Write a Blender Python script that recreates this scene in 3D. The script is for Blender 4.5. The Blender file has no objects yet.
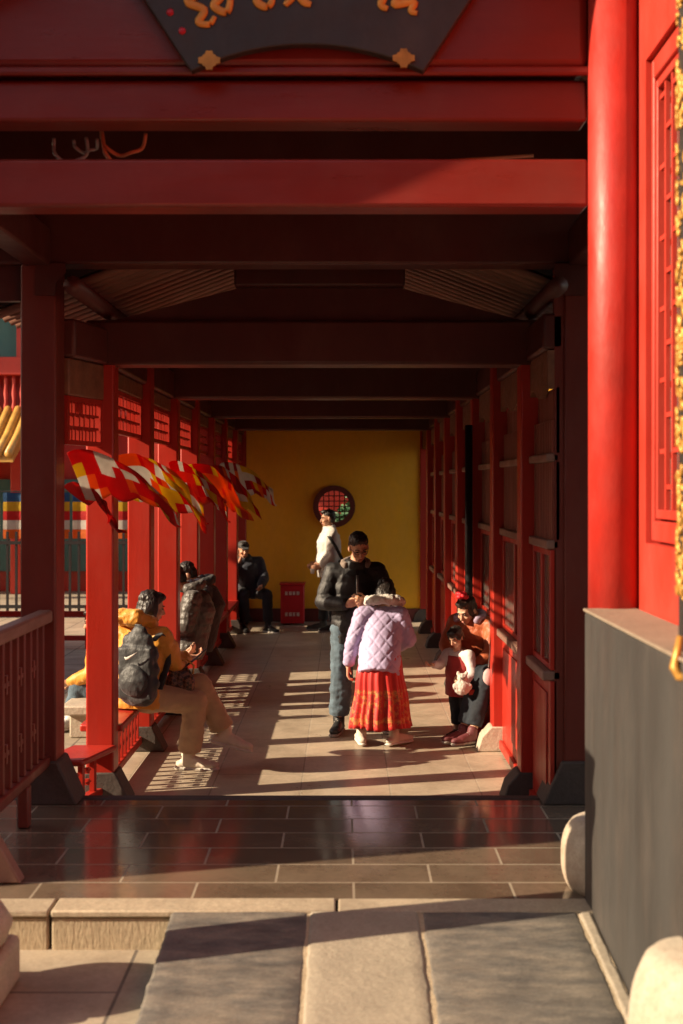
import bpy, bmesh, math, random
from mathutils import Vector, Matrix, Euler, noise
random.seed(7)
R = math.radians
V = Vector
C = bpy.context.scene.collection
scene = bpy.context.scene
ORG = {}          # world origin of every thing whose parts are written in world coordinates

# ------------------------------------------------------------------ mesh helpers
class MB:
    def __init__(s): s.bm = bmesh.new(); s.mi = 0
    def _f(s, vs):
        try:
            f = s.bm.faces.new(vs); f.material_index = s.mi; return f
        except ValueError: return None
    def box(s, x0, x1, y0, y1, z0, z1, M=None):
        p = [V((x, y, z)) for z in (z0, z1) for y in (y0, y1) for x in (x0, x1)]
        if M is not None: p = [M @ q for q in p]
        v = [s.bm.verts.new(q) for q in p]
        for f in ((0,2,3,1),(4,5,7,6),(0,1,5,4),(2,6,7,3),(0,4,6,2),(1,3,7,5)): s._f([v[i] for i in f])
        return s
    def prism(s, pts, axis, a0, a1):
        n = len(pts)
        def mk(p, a): return {'y': V((p[0], a, p[1])), 'x': V((a, p[0], p[1])), 'z': V((p[0], p[1], a))}[axis]
        A = [s.bm.verts.new(mk(p, a0)) for p in pts]; B = [s.bm.verts.new(mk(p, a1)) for p in pts]
        s._f(A); s._f(B[::-1])
        for i in range(n):
            j = (i+1) % n; s._f([A[j], A[i], B[i], B[j]])
        return s
    def loft(s, pts, rs, side=V((1,0,0)), seg=14, caps=True):
        pts = [V(p) for p in pts]; n = len(pts); rings = []
        for i, p in enumerate(pts):
            t = (pts[min(i+1, n-1)] - pts[max(i-1, 0)])
            if t.length < 1e-9: t = V((0,0,1))
            t.normalize(); sd = V(side); sd = sd - t*sd.dot(t)
            if sd.length < 1e-3: sd = V((0,1,0)) - t*t.y
            if sd.length < 1e-3: sd = V((0,0,1)) - t*t.z
            sd.normalize(); o = t.cross(sd)
            r = rs[i] if isinstance(rs, (list, tuple)) else rs
            a, b = r if isinstance(r, (list, tuple)) else (r, r)
            rings.append([s.bm.verts.new(p + sd*a*math.cos(2*math.pi*k/seg) + o*b*math.sin(2*math.pi*k/seg)) for k in range(seg)])
        for i in range(n-1):
            for k in range(seg):
                m = (k+1) % seg; s._f([rings[i][k], rings[i][m], rings[i+1][m], rings[i+1][k]])
        if caps: s._f(rings[0][::-1]); s._f(rings[-1])
        return s
    def tube(s, pts, r, seg=8): return s.loft(pts, r, V((.31,.77,.55)), seg)
    def lathe(s, prof, cx, cy, seg=40):
        return s.loft([(cx, cy, z + i*1e-5) for i, (r, z) in enumerate(prof)], [r for r, z in prof], V((1,0,0)), seg) if False else s._lathe(prof, cx, cy, seg)
    def _lathe(s, prof, cx, cy, seg):
        rings = [[s.bm.verts.new((cx + r*math.cos(2*math.pi*k/seg), cy + r*math.sin(2*math.pi*k/seg), z)) for k in range(seg)] for r, z in prof]
        for i in range(len(rings)-1):
            for k in range(seg):
                m = (k+1) % seg; s._f([rings[i][k], rings[i][m], rings[i+1][m], rings[i+1][k]])
        s._f(rings[0][::-1]); s._f(rings[-1]); return s
    def ell(s, c, r, Rm=None, sub=2):
        r = (r, r, r) if not isinstance(r, (tuple, list)) else r
        M = Matrix.Translation(V(c)) @ (Rm.to_4x4() if Rm is not None else Matrix.Identity(4)) @ Matrix.Diagonal((*r, 1))
        d = bmesh.ops.create_icosphere(s.bm, subdivisions=sub, radius=1, matrix=M)
        for v in d['verts']:
            for f in v.link_faces: f.material_index = s.mi
        return s
    def cone(s, p0, r0, p1, r1, seg=14):
        s.loft([p0, p1], [r0, r1], V((.3,.8,.5)), seg); s.ell(p0, r0); s.ell(p1, r1); return s
    def chain(s, pts, rs):
        for i in range(len(pts)-1): s.cone(pts[i], rs[i], pts[i+1], rs[i+1])
        return s
    def mesh(s, name):
        bmesh.ops.recalc_face_normals(s.bm, faces=s.bm.faces[:])
        me = bpy.data.meshes.new(name); s.bm.to_mesh(me); s.bm.free(); return me
    def build(s, name, mats, parent=None, smooth=False, bevel=0, local=False):
        return link(s.mesh(name), name, mats, parent, smooth, bevel, local)

def root_org(p):
    return ORG.get(p.name, V((0,0,0))) if p is not None else V((0,0,0))
def link(me, name, mats, parent=None, smooth=False, bevel=0, local=False):
    o = bpy.data.objects.new(name, me); C.objects.link(o)
    for m in (mats if isinstance(mats, (list, tuple)) else [mats]): me.materials.append(m)
    if parent is not None:
        o.parent = parent
        g = root_org(parent)
        if not local and g.length > 0: me.transform(Matrix.Translation(-g))
        ORG[o.name] = g.copy()
    if smooth:
        for p in me.polygons: p.use_smooth = True
    if bevel:
        b = o.modifiers.new('bevel', 'BEVEL'); b.width = bevel; b.segments = 2; b.limit_method = 'ANGLE'; b.angle_limit = R(40)
        for p in me.polygons: p.use_smooth = True
        me.set_sharp_from_angle(angle=R(38))
    return o
def tag(o, label, cat, group=None, kind=None):
    if label: o['label'] = label
    if cat: o['category'] = cat
    if group: o['group'] = group
    if kind: o['kind'] = kind
    return o
def thing(name, loc, label, cat, group=None):
    o = bpy.data.objects.new(name, None); C.objects.link(o); o.location = loc; o.empty_display_size = .1
    ORG[o.name] = V(loc); return tag(o, label, cat, group)
def struct(name, mb, m, **k):
    o = mb.build(name, m, **k); o['kind'] = 'structure'; return o

# ------------------------------------------------------------------ materials
class NT:
    def __init__(s, name):
        s.m = bpy.data.materials.new(name); s.m.use_nodes = True; s.t = s.m.node_tree; s.n = s.t.nodes
        s.b = s.n['Principled BSDF']; s.co = s.n.new('ShaderNodeTexCoord').outputs['Object']
    def link(s, a, b): s.t.links.new(a, b)
    def mapping(s, sc=(1,1,1), rot=(0,0,0), loc=(0,0,0)):
        n = s.n.new('ShaderNodeMapping'); n.inputs['Scale'].default_value = sc; n.inputs['Rotation'].default_value = rot; n.inputs['Location'].default_value = loc
        s.link(s.co, n.inputs['Vector']); return n.outputs['Vector']
    def noise(s, scale, vec=None, detail=5, rough=.6):
        n = s.n.new('ShaderNodeTexNoise'); n.inputs['Scale'].default_value = scale; n.inputs['Detail'].default_value = detail; n.inputs['Roughness'].default_value = rough
        s.link(vec if vec is not None else s.co, n.inputs['Vector']); return n.outputs['Fac']
    def ramp(s, fac, stops):
        n = s.n.new('ShaderNodeValToRGB'); s.link(fac, n.inputs['Fac']); e = n.color_ramp.elements
        while len(e) > len(stops): e.remove(e[-1])
        while len(e) < len(stops): e.new(1)
        for el, (p, c) in zip(e, stops):
            el.position = p; el.color = (*c, 1) if len(c) == 3 else c
        return n.outputs['Color']
    def mix(s, fac, a, b, mode='MIX'):
        n = s.n.new('ShaderNodeMix'); n.data_type = 'RGBA'; n.blend_type = mode
        for sock, val in ((n.inputs[0], fac), (n.inputs[6], a), (n.inputs[7], b)):
            if isinstance(val, bpy.types.NodeSocket): s.link(val, sock)
            elif isinstance(val, (int, float)): sock.default_value = val
            else: sock.default_value = (*val, 1)
        return n.outputs[2]
    def math(s, op, a, b=None):
        n = s.n.new('ShaderNodeMath'); n.operation = op
        for i, val in enumerate((a, b)):
            if val is None: continue
            if isinstance(val, bpy.types.NodeSocket): s.link(val, n.inputs[i])
            else: n.inputs[i].default_value = val
        return n.outputs[0]
    def bump(s, h, strength=.3, dist=.01, normal=None):
        n = s.n.new('ShaderNodeBump'); n.inputs['Strength'].default_value = strength; n.inputs['Distance'].default_value = dist
        s.link(h, n.inputs['Height'])
        if normal is not None: s.link(normal, n.inputs['Normal'])
        return n.outputs['Normal']
    def set(s, **k):
        names = dict(color='Base Color', rough='Roughness', metal='Metallic', coat='Coat Weight', spec='Specular IOR Level', normal='Normal', sheen='Sheen Weight', croug='Coat Roughness')
        for q, val in k.items():
            i = s.b.inputs[names[q]]
            if isinstance(val, bpy.types.NodeSocket): s.link(val, i)
            elif isinstance(val, (tuple, list)): i.default_value = (*val, 1)
            else: i.default_value = val
        return s.m
def sc3(c, k): return tuple(min(1, x*k) for x in c)

def paint(name, c, rough=.4, var=.25, scale=3, stretch=(1,1,.25), bump=.12, chips=None, coat=0., spec=.5):
    n = NT(name); v = n.mapping(stretch)
    col = n.ramp(n.noise(scale, v), [(.25, sc3(c, 1-var)), (.5, c), (.78, sc3(c, 1+var))])
    fine = n.noise(scale*14, v)
    col = n.mix(n.math('MULTIPLY', fine, .35), col, sc3(c, .55))
    if chips:
        f = n.ramp(n.noise(23, None, 8, .75), [(.66, (0,0,0)), (.7, (1,1,1))])
        f2 = n.ramp(n.noise(1.7, None), [(.5, (0,0,0)), (.62, (1,1,1))])
        col = n.mix(n.mix(1, f, f2, 'MULTIPLY'), col, chips)
    du = n.ramp(n.noise(2.6, n.mapping((1.3,1.3,.7)), 8, .7), [(.48, (0,0,0)), (.78, (.16,.16,.16))])
    col = n.mix(du, col, sc3((c[0]*.6+.18, c[1]*.5+.13, c[2]*.5+.10), .9))
    sc_ = n.ramp(n.noise(30, n.mapping((1,1,.06)), 3, .8), [(.70, (0,0,0)), (.76, (.3,.3,.3))]); col = n.mix(sc_, col, sc3(c, .4))
    r = n.ramp(n.noise(scale*2.5, v), [(.3, (rough*.75,)*3), (.75, (min(1, rough*1.35),)*3)])
    return n.set(color=col, rough=r, normal=n.bump(n.noise(45, v), bump, .004), coat=coat, spec=spec)
def cloth(name, c, rough=.85, var=.15, weave=260, bump=.25, sheen=.15, wr=14):
    n = NT(name)
    col = n.ramp(n.noise(9), [(.3, sc3(c, 1-var)), (.7, sc3(c, 1+var))])
    nb = n.bump(n.noise(wr, n.mapping((1,1,.6)), 4), bump, .02)
    return n.set(color=col, rough=rough, sheen=sheen, normal=n.bump(n.noise(weave), .2, .002, nb))
def tiles(name, ca, cb, mortar, bw, bh, rot=0, loc=(0,0,0), msize=.008, rough=.5, grain=.3, spec=.5, roughvar=.35, off=.5, stain=None, flat=1):
    n = NT(name); br = n.n.new('ShaderNodeTexBrick'); n.link(n.mapping((1,1,1), (0,0,rot), loc), br.inputs['Vector'])
    br.offset = off; br.inputs['Scale'].default_value = 1; br.inputs['Brick Width'].default_value = bw; br.inputs['Row Height'].default_value = bh
    br.inputs['Mortar Size'].default_value = msize; br.inputs['Mortar Smooth'].default_value = .15; br.inputs['Bias'].default_value = 0
    br.inputs['Color1'].default_value = (*ca, 1); br.inputs['Color2'].default_value = (*cb, 1); br.inputs['Mortar'].default_value = (*mortar, 1)
    mott = n.ramp(n.noise(3.2, None, 8, .7), [(.25, (.62,.6,.58)), (.55, (1,1,1)), (.8, (1.22,1.2,1.15))])
    col = n.mix(1, br.outputs['Color'], mott, 'MULTIPLY')
    sp = n.ramp(n.noise(38, None, 6, .7), [(.3, (.8,.8,.8)), (.6, (1,1,1)), (.85, (1.12,1.1,1.05))])
    col = n.mix(1, col, sp, 'MULTIPLY')
    if stain: col = n.mix(n.ramp(n.noise(1.1, None, 6), [(.52, (0,0,0)), (.72, (.7,.7,.7))]), col, stain)
    rr = n.ramp(n.noise(2.3, None, 7, .65), [(.3, (rough*(1-roughvar),)*3), (.75, (min(1, rough*(1+roughvar)),)*3)])
    rr = n.mix(br.outputs['Fac'], rr, (.9,.9,.9))
    h = n.math('SUBTRACT', n.math('MULTIPLY', n.noise(28, None, 7), grain), n.math('MULTIPLY', br.outputs['Fac'], .8))
    return n.set(color=col, rough=rr, spec=spec, normal=n.bump(h, .5, .006))
def stone(name, c, rough=.8, chisel=False, var=.25, dirt=None):
    n = NT(name)
    col = n.ramp(n.noise(4, None, 9, .7), [(.25, sc3(c, 1-var)), (.55, c), (.8, sc3(c, 1+var*.6))])
    col = n.mix(1, col, n.ramp(n.noise(70, None, 4), [(.3, (.78,.77,.75)), (.7, (1.08,1.07,1.05))]), 'MULTIPLY')
    if dirt: col = n.mix(n.ramp(n.noise(2.1, None, 7, .75), [(.5, (0,0,0)), (.7, (.8,.8,.8))]), col, dirt)
    if chisel:
        h = n.noise(60, n.mapping((1, 1, .3)), 5); nb = n.bump(h, .6, .008)
    else: nb = n.bump(n.noise(24, None, 8), .45, .012)
    return n.set(color=col, rough=rough, normal=nb)
def plain(name, c, rough=.6, metal=0, var=.1, spec=.5):
    n = NT(name); col = n.ramp(n.noise(12), [(.3, sc3(c, 1-var)), (.7, sc3(c, 1+var))])
    return n.set(color=col, rough=rough, metal=metal, spec=spec)

RED = (.42, .025, .013)
M = {}
M['post'] = paint('post_red', RED, .36, .2, 2.5, (1,1,.2), .15, chips=(.20,.035,.02))
M['beam'] = paint('beam_red', (.20,.020,.013), .33, .22, 2.2, (.25,1,1), .15, chips=(.18,.05,.035))
M['maroon'] = paint('maroon_paint', (.15,.024,.016), .42, .2, 2.4, (1,1,.25), .2, chips=(.14,.05,.035))
M['shaded_red'] = paint('red_with_shade', (.085,.018,.013), .42, .25, 2.2, (.4,.4,.4), .2, chips=(.14,.05,.035))  # post red made darker: shade under the roofs is put into the colour
M['column'] = paint('column_vermilion', (.43,.022,.013), .5, .34, 4.2, (1,1,.45), .35, chips=(.56,.16,.10))
M['wallred'] = paint('wall_vermilion', (.48,.034,.018), .55, .15, 2.0, (1,1,.5), .3, chips=(.45,.13,.08))
M['darkbase'] = stone('dark_stone_base', (.07,.052,.045), .7)
M['plinth'] = paint('plinth_grey_paint', (.042,.039,.036), .6, .3, 2.0, (1,1,.22), .4, chips=(.17,.15,.125))
M['pale'] = stone('pale_stone', (.50,.43,.34), .8, dirt=(.32,.22,.15))
M['kerb'] = stone('kerb_stone', (.44,.36,.26), .75, dirt=(.30,.24,.17))
M['riser'] = stone('chiselled_stone', (.43,.345,.235), .9, chisel=True, dirt=(.33,.25,.155))
M['coping'] = stone('coping_stone', (.27,.21,.155), .75, dirt=(.2,.155,.115))
M['ground'] = tiles('courtyard_paving', (.40,.335,.25), (.34,.285,.21), (.13,.11,.09), 1.1, .62, R(90), (.12,.3,0), .008, .75, .5, stain=(.24,.19,.13))
M['floor'] = tiles('corridor_flagstones', (.50,.41,.305), (.45,.37,.275), (.36,.30,.225), 1.24, .605, R(90), (.21,.3,0), .006, .40, .22, stain=(.39,.32,.235))
M['porch'] = tiles('polished_dark_tiles', (.130,.090,.062), (.175,.125,.088), (.31,.25,.18), .74, .285, 0, (.33,.05,0), .006, .13, .10, .6, .5, stain=(.19,.145,.10))
M['slab'] = stone('dark_slab', (.185,.160,.130), .5, var=.5, dirt=(.30,.255,.195))
def slabmat():
    n = NT('dark_slab_mottled'); v = n.mapping((.55, 1.5, 1))
    a = n.ramp(n.noise(7, v, 9, .72), [(.28, (.065,.062,.060)), (.45, (.135,.124,.110)), (.6, (.215,.188,.155)), (.8, (.33,.28,.22))])
    b = n.ramp(n.noise(1.5, None, 5), [(.52, (0,0,0)), (.80, (.6,.6,.6))]); col = n.mix(b, a, (.30,.25,.19))
    col = n.mix(1, col, n.ramp(n.noise(90, None, 3), [(.3, (.72,.72,.72)), (.7, (1.1,1.1,1.1))]), 'MULTIPLY')
    return n.set(color=col, rough=n.ramp(n.noise(9, v, 6), [(.3, (.35,)*3), (.7, (.7,)*3)]), normal=n.bump(n.noise(13, v, 10, .7), .6, .012))
M['slab'] = slabmat()
M['strip'] = stone('pale_ramp_strip', (.36,.31,.24), .7, dirt=(.28,.24,.185))
M['yellow'] = paint('yellow_plaster', (.88,.42,.016), .75, .12, 1.2, (1,1,.6), .3)
M['skirt'] = paint('skirting_maroon', (.13,.02,.014), .55, .2)
M['rafter'] = paint('rafter_brown', (.26,.12,.08), .6, .35, 5, (.3,1,1), .3)
M['roof'] = paint('roof_board', (.022,.012,.010), .8, .3)
M['rooftile'] = paint('roof_tile_grey', (.10,.10,.10), .7, .3, 6, (1,1,1), .3)
M['goldtile'] = paint('roof_tile_gold', (.55,.30,.07), .4, .3, 6, (1,1,1), .3)
M['painted'] = paint('painted_board', (.22,.095,.05), .5, .45, 9, (1,1,1), .2, chips=(.28,.16,.07))
M['ledge'] = paint('worn_ledge', (.25,.135,.10), .5, .3, 5, (1,.3,1), .3)
M['slat'] = paint('slat_brown', (.24,.07,.045), .5, .3, 6, (1,1,.1), .3)
M['black'] = plain('black_paint', (.013,.012,.012), .45)
M['board'] = paint('plaque_black', (.032,.027,.024), .5, .25, 4, (1,1,1), .2)
M['gold'] = plain('gilding', (.50,.25,.05), .42, .35, .3)
M['goldmat'] = plain('gold_lettering', (.62,.27,.035), .5, .1, .2)
M['teal'] = paint('teal_paint', (.045,.14,.13), .5, .25)
M['boxred'] = plain('box_red', (.42,.006,.016), .4)
M['white'] = plain('white_lettering', (.75,.70,.66), .6)
M['iron'] = plain('black_iron', (.02,.02,.022), .5, .3)
M['pipe'] = plain('black_pipe', (.012,.012,.013), .35)
M['cable_o'] = plain('orange_cable', (.60,.22,.10), .5)
M['cable_g'] = plain('grey_cable', (.30,.32,.32), .5)
def glass_dark():
    n = NT('dark_window_glass'); return n.set(color=n.ramp(n.noise(1.3), [(.3, (.07,.068,.06)), (.8, (.16,.15,.13))]), rough=.12, spec=.8)
M['glass'] = glass_dark()

# ------------------------------------------------------------------ light, sky, camera
SUN_AZ, SUN_EL = 15.0, 27.0
sd = V((math.cos(R(SUN_AZ))*math.cos(R(SUN_EL)), math.sin(R(SUN_AZ))*math.cos(R(SUN_EL)), -math.sin(R(SUN_EL))))
su = bpy.data.lights.new('sun', 'SUN'); su.energy = 5.0; su.angle = R(.5); su.color = (1, .80, .56)
so = bpy.data.objects.new('sun', su); C.objects.link(so); so.rotation_euler = sd.to_track_quat('-Z', 'Y').to_euler(); so.location = (-12, -4, 14)
w = bpy.data.worlds.new('World'); scene.world = w; w.use_nodes = True
sky = w.node_tree.nodes.new('ShaderNodeTexSky'); sky.sky_type = 'NISHITA'; sky.sun_disc = False; sky.sun_elevation = R(SUN_EL); sky.sun_rotation = R(255)
bg = w.node_tree.nodes['Background']; bg.inputs['Strength'].default_value = .14; tint = w.node_tree.nodes.new('ShaderNodeMix'); tint.data_type = 'RGBA'; tint.blend_type = 'MULTIPLY'; tint.inputs[0].default_value = 1; tint.inputs[7].default_value = (1.12, .92, .72, 1)   # warm white balance
w.node_tree.links.new(sky.outputs[0], tint.inputs[6]); w.node_tree.links.new(tint.outputs[2], bg.inputs['Color'])
cam = bpy.data.cameras.new('camera'); co = bpy.data.objects.new('camera', cam); C.objects.link(co); scene.camera = co
co.location = (0, 0, 2.05); co.rotation_euler = (R(90), 0, 0)
cam.sensor_fit = 'HORIZONTAL'; cam.sensor_width = 36; cam.lens = 1250/683*36
cam.shift_x = -3.5/683; cam.shift_y = -25/683; cam.clip_end = 500; cam.clip_start = .1
cam.dof.use_dof = True; cam.dof.focus_distance = 10.1; cam.dof.aperture_fstop = 3.2
scene.view_settings.view_transform = 'Standard'; scene.view_settings.look = 'None'; scene.view_settings.gamma = 1; scene.view_settings.exposure = 1.02
scene.cycles.use_denoising = True
scene.cycles.max_bounces = 10; scene.cycles.diffuse_bounces = 4

# ------------------------------------------------------------------ ground, floors, steps
struct('ground', MB().box(-60, 60, -40, 120, -.3, 0), M['ground'])
struct('corridor_floor', MB().box(-1.78, 1.32, 7.60, 19.0, -.2, .006), M['floor'])
porch = MB().box(-2.35, 1.62, 5.70, 7.50, -.2, .172); struct('porch_floor', porch, M['porch'])
mb = MB(); x = -3.6
for L in (1.32, .98, 1.27, 1.15, 1.2):
    mb.box(x, x+L-.012, 5.52, 5.697, .148, .178 + random.uniform(-.002, .002)); x += L
struct('kerb_top', mb, M['kerb'], bevel=.008)
mb = MB(); x = -3.6
for L in (1.32, .98, 1.27, 1.15):
    mb.box(x, x+L-.014, 5.535, 5.69, -.1, .146); x += L
struct('step_riser', mb, M['riser'], bevel=.01)
struct('porch_edge', MB().box(-2.35, 1.62, 7.503, 7.60, -.2, .178), M['darkbase'], bevel=.012)
# the ramp: stone strips running down from the kerb towards the courtyard
def ramp_strip(x0, x1, m, dz=0, jit=.006, seed=0):
    bm = bmesh.new(); ny = 90; nx = 10; rows = []
    for j in range(ny+1):
        y = 3.2 + (5.514-3.2)*j/ny; z = (-.01 + .184*j/ny) + dz; row = []
        xa = x0 + jit*(noise.noise(V((seed, y*9, 1))) + .6*noise.noise(V((seed, y*31, 4)))); xb = x1 + jit*(noise.noise(V((seed, y*9, 7))) + .6*noise.noise(V((seed, y*31, 9))))
        for i in range(nx+1):
            e = min(i, nx-i); x = xa if i == 0 else xb if i == nx else xa + .014 + (xb-xa-.028)*(i-1)/(nx-2)
            row.append(bm.verts.new((x, y, z - (.007 if e == 0 else 0) + .0035*noise.noise(V((x*4, y*4, seed))))))
        rows.append(row)
    for j in range(ny):
        for i in range(nx): bm.faces.new([rows[j][i], rows[j][i+1], rows[j+1][i+1], rows[j+1][i]])
    for side in (0, nx):
        low = [bm.verts.new((r[side].co.x, r[side].co.y, r[side].co.z-.2)) for r in rows]
        for j in range(ny): bm.faces.new([rows[j][side], rows[j+1][side], low[j+1], low[j]])
    bmesh.ops.recalc_face_normals(bm, faces=bm.faces[:])
    me = bpy.data.meshes.new('ramp'); bm.to_mesh(me); bm.free(); o = link(me, 'ramp', m); o['kind'] = 'structure'
    for p in me.polygons: p.use_smooth = True
ramp_strip(-.765, -.164, M['slab'], 0, .006, 1); ramp_strip(-.154, .322, M['strip'], .004, .006, 2)
ramp_strip(.338, 1.024, M['slab'], 0, .008, 3); ramp_strip(1.030, 1.088, M['strip'], 0, .004, 4)
bed = MB().prism([(3.2, -.26), (5.512, -.2), (5.512, .168), (3.2, -.016)], 'x', -.755, 1.085); struct('ramp_bed', bed, M['riser'])

# ------------------------------------------------------------------ front gate (pavilion the photo looks through)
gate = thing('gate_pavilion', (-.2, 6.6, .17), 'red timber gate pavilion framing the view, with stacked front beams and square posts', 'pavilion')
GB = .016
def gbeam(y0, y1, z0, z1, x0=-2.2, x1=1.138, m='beam', bev=GB): return MB().box(x0, x1, y0, y1, z0, z1).build('beam', M[m], gate, bevel=bev)
gbeam(5.84, 6.02, 3.36, 3.585)
gbeam(5.86, 6.04, 3.765, 3.96)
gbeam(5.80, 6.06, 3.985, 4.42, bev=.05)
MB().box(-2.2, 1.138, 5.795, 5.83, 3.963, 4.005).build('beam_lip', M['beam'], gate, bevel=.012)
gbeam(5.82, 6.04, 4.425, 4.7, m='ledge')
gbeam(7.40, 7.60, 3.37, 3.70, -2.9, 1.5, 'shaded_red')
MB().box(-2.9, -1.925, 7.46, 7.52, 3.16, 3.368).build('side_board', M['shaded_red'], gate)
MB().prism([(-2.9, 3.702), (2.0, 3.702), (2.0, 4.12), (-.21, 5.1), (-2.5, 4.08)], 'y', 7.46, 7.52).build('gable_board', M['shaded_red'], gate)
for sx in (-1.82, 1.40):
    MB().box(sx-.08, sx+.08, 6.03, 7.395, 3.36, 3.58).build('side_beam', M['shaded_red'], gate, bevel=GB)
for (x0, x1) in ((-1.92, -1.71), (1.295, 1.505)):
    p = MB().box(x0, x1, 7.39, 7.63, .18, 3.37).build('post', M['maroon'], gate, bevel=.012)
    s = 1 if x0 < 0 else -1
    xi = x1 if s > 0 else x0; xo = x0 if s > 0 else x1
    MB().prism([(xo-.02*s, .172), (xi+.13*s, .172), (xi+.015*s, .43), (xo-.02*s, .43)], 'y', 7.365, 7.645).build('post_base', M['darkbase'], p, bevel=.012)
    cb = MB().prism([(xi-.12*s, 3.37), (xi+.06*s, 3.37), (xi+.06*s, 3.31), (xi+.005*s, 3.26), (xi-.0*s, 3.18), (xi-.12*s, 3.18)], 'y', 7.375, 7.388).build('bracket', M['shaded_red'], p)
MB().box(1.24, 1.294, 7.40, 7.46, .18, 3.36).build('infill_board', M['maroon'], gate)
cl = MB()._lathe([(.12, .178), (.12, 4.2)], -2.25, 5.93, 32).build('column', M['column'], gate, smooth=True)
# gable roof over the gate: verge at the front, its slope shades the upper beams
rp = [(-2.9, 3.957), (-.21, 5.16), (2.5, 3.948)]
prof = rp + [(2.5, 4.07), (-.21, 5.29), (-2.9, 4.08)]
rf = MB().prism(prof, 'y', 5.31, 7.95).build('roof', M['roof'], gate)
mb = MB()
for i in range(11):
    y = 5.45 + i*.245
    for sx in (-1, 1): mb.tube([(-.21, y, 5.31), (-.21 + sx*2.75, y, 4.08)], .055, 8)
mb.tube([(-.21, 5.38, 5.36), (-.21, 8.0, 5.36)], .11, 10)
mb.build('roof_tiles', M['rooftile'], rf, smooth=True)
mb = MB()
for i in range(12):
    for sx in (-1, 1):
        y = 6.15 + i*.11
        mb.tube([(-.21, y, 5.12), (-.21 + sx*2.5, y, 4.0)], .03, 6)
mb.build('rafter', M['rafter'], rf)
# railing on the left of the porch
rl = thing('porch_railing', (-1.77, 6.65, .17), 'waist-high dark red bar railing at the left edge of the porch', 'railing')
MB().box(-1.815, -1.725, 6.02, 7.385, 1.25, 1.325).build('handrail', M['ledge'], rl, bevel=.015)
MB().box(-1.80, -1.74, 6.0, 7.385, .40, .465).build('bottom_rail', M['maroon'], rl, bevel=.012)
for i in range(9):
    y = 6.144 + i*.142
    b = MB().box(-1.786, -1.754, y-.019, y+.019, .466, 1.249).build('bar', M['maroon'], rl, bevel=.004)
for i in range(4):
    y = 6.215 + i*.284
    for z in (.66, 1.02):
        MB().box(-1.782, -1.758, y-.052, y+.052, z-.012, z+.012).box(-1.784, -1.756, y-.016, y+.016, z-.05, z+.05).build('lattice_knot', M['maroon'], rl)
MB().box(-1.80, -1.74, 6.86, 6.94, .175, .40).build('leg', M['maroon'], rl, bevel=.008)
MB().prism([(-1.79, .62), (-1.71, .62), (-1.66, .40), (-1.53, .176), (-1.65, .176), (-1.74, .36)], 'y', 5.90, 5.995).build('brace', M['ledge'], rl, bevel=.01)

# fan-shaped name board hung on the front beams
pq = thing('name_plaque', (-.17, 5.72, 3.95), 'black fan-shaped name board with gold brush characters hung on the top front beams', 'plaque')
def arc(cx, cz, r, a0, a1, n): return [(cx + r*math.sin(R(a0 + (a1-a0)*i/n)), cz + r*math.cos(R(a0 + (a1-a0)*i/n))) for i in range(n+1)]
ctr = (-.172, 2.87)
low = arc(*ctr, 1.205, -26.2, 26.2, 24); up = arc(*ctr, 2.02, -29, 29, 24)
MB().prism(low + up[::-1], 'y', 5.715, 5.775).build('board', M['board'], pq, bevel=.006)
mb = MB()
for cx, cz in ((-.62, 3.998), (.268, 4.008)):
    pts = []
    for k in range(24):
        a = 2*math.pi*k/24; rr = .046*(1 + .18*math.cos(4*a)) * (1.05 if k % 2 else .9)
        pts.append((cx + rr*math.cos(a), cz + rr*.86*math.sin(a)))
    mb.prism(pts, 'y', 5.703, 5.7145)
mb.build('gilt_ornament', M['gold'], pq)
mb = MB()
def stroke(pts, r0=.02, r1=.014):
    P = []
    for i in range(len(pts)-1):
        for k in range(6):
            t = k/6; p0 = pts[max(i-1,0)]; p1 = pts[i]; p2 = pts[i+1]; p3 = pts[min(i+2, len(pts)-1)]
            f = lambda a,b,c,d: .5*((2*b)+(-a+c)*t+(2*a-5*b+4*c-d)*t*t+(-a+3*b-3*c+d)*t**3)
            P.append((f(p0[0],p1[0],p2[0],p3[0]), 5.711, f(p0[1],p1[1],p2[1],p3[1])))
    P.append((pts[-1][0], 5.711, pts[-1][1])); n = len(P)
    mb.loft(P, [((r0 + (r1-r0)*i/n)*(.75+.4*math.sin(math.pi*i/n)), .006) for i in range(n)], V((1,0,.4)), 8)
stroke([(-.70,4.42),(-.63,4.33),(-.72,4.27),(-.645,4.23),(-.67,4.175),(-.62,4.165),(-.595,4.20)])
stroke([(-.60,4.40),(-.565,4.30),(-.60,4.25),(-.545,4.22),(-.525,4.27),(-.535,4.38)])
stroke([(-.64,4.36),(-.55,4.36)])
stroke([(-.40,4.42),(-.36,4.36),(-.405,4.28),(-.37,4.245),(-.335,4.265),(-.34,4.33)])
stroke([(-.28,4.40),(-.235,4.31),(-.275,4.25)]); stroke([(-.235,4.33),(-.19,4.27),(-.155,4.255)]); stroke([(-.33,4.40),(-.17,4.40)])
stroke([(.02,4.42),(.06,4.35),(.0,4.31),(.08,4.30)])
stroke([(.165,4.42),(.19,4.33),(.165,4.255),(.195,4.235)])
stroke([(.22,4.38),(.315,4.36),(.25,4.285),(.23,4.255),(.315,4.265),(.30,4.225),(.33,4.215)])
mb.build('lettering', M['goldmat'], pq, smooth=True)
mb = MB()
for cx, cz in ((-.80, 4.22), (-.745, 4.135)): mb.ell((cx, 5.714, cz), (.018, .006, .018))
mb.build('seal_mark', M['boxred'], pq, smooth=True)

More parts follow.
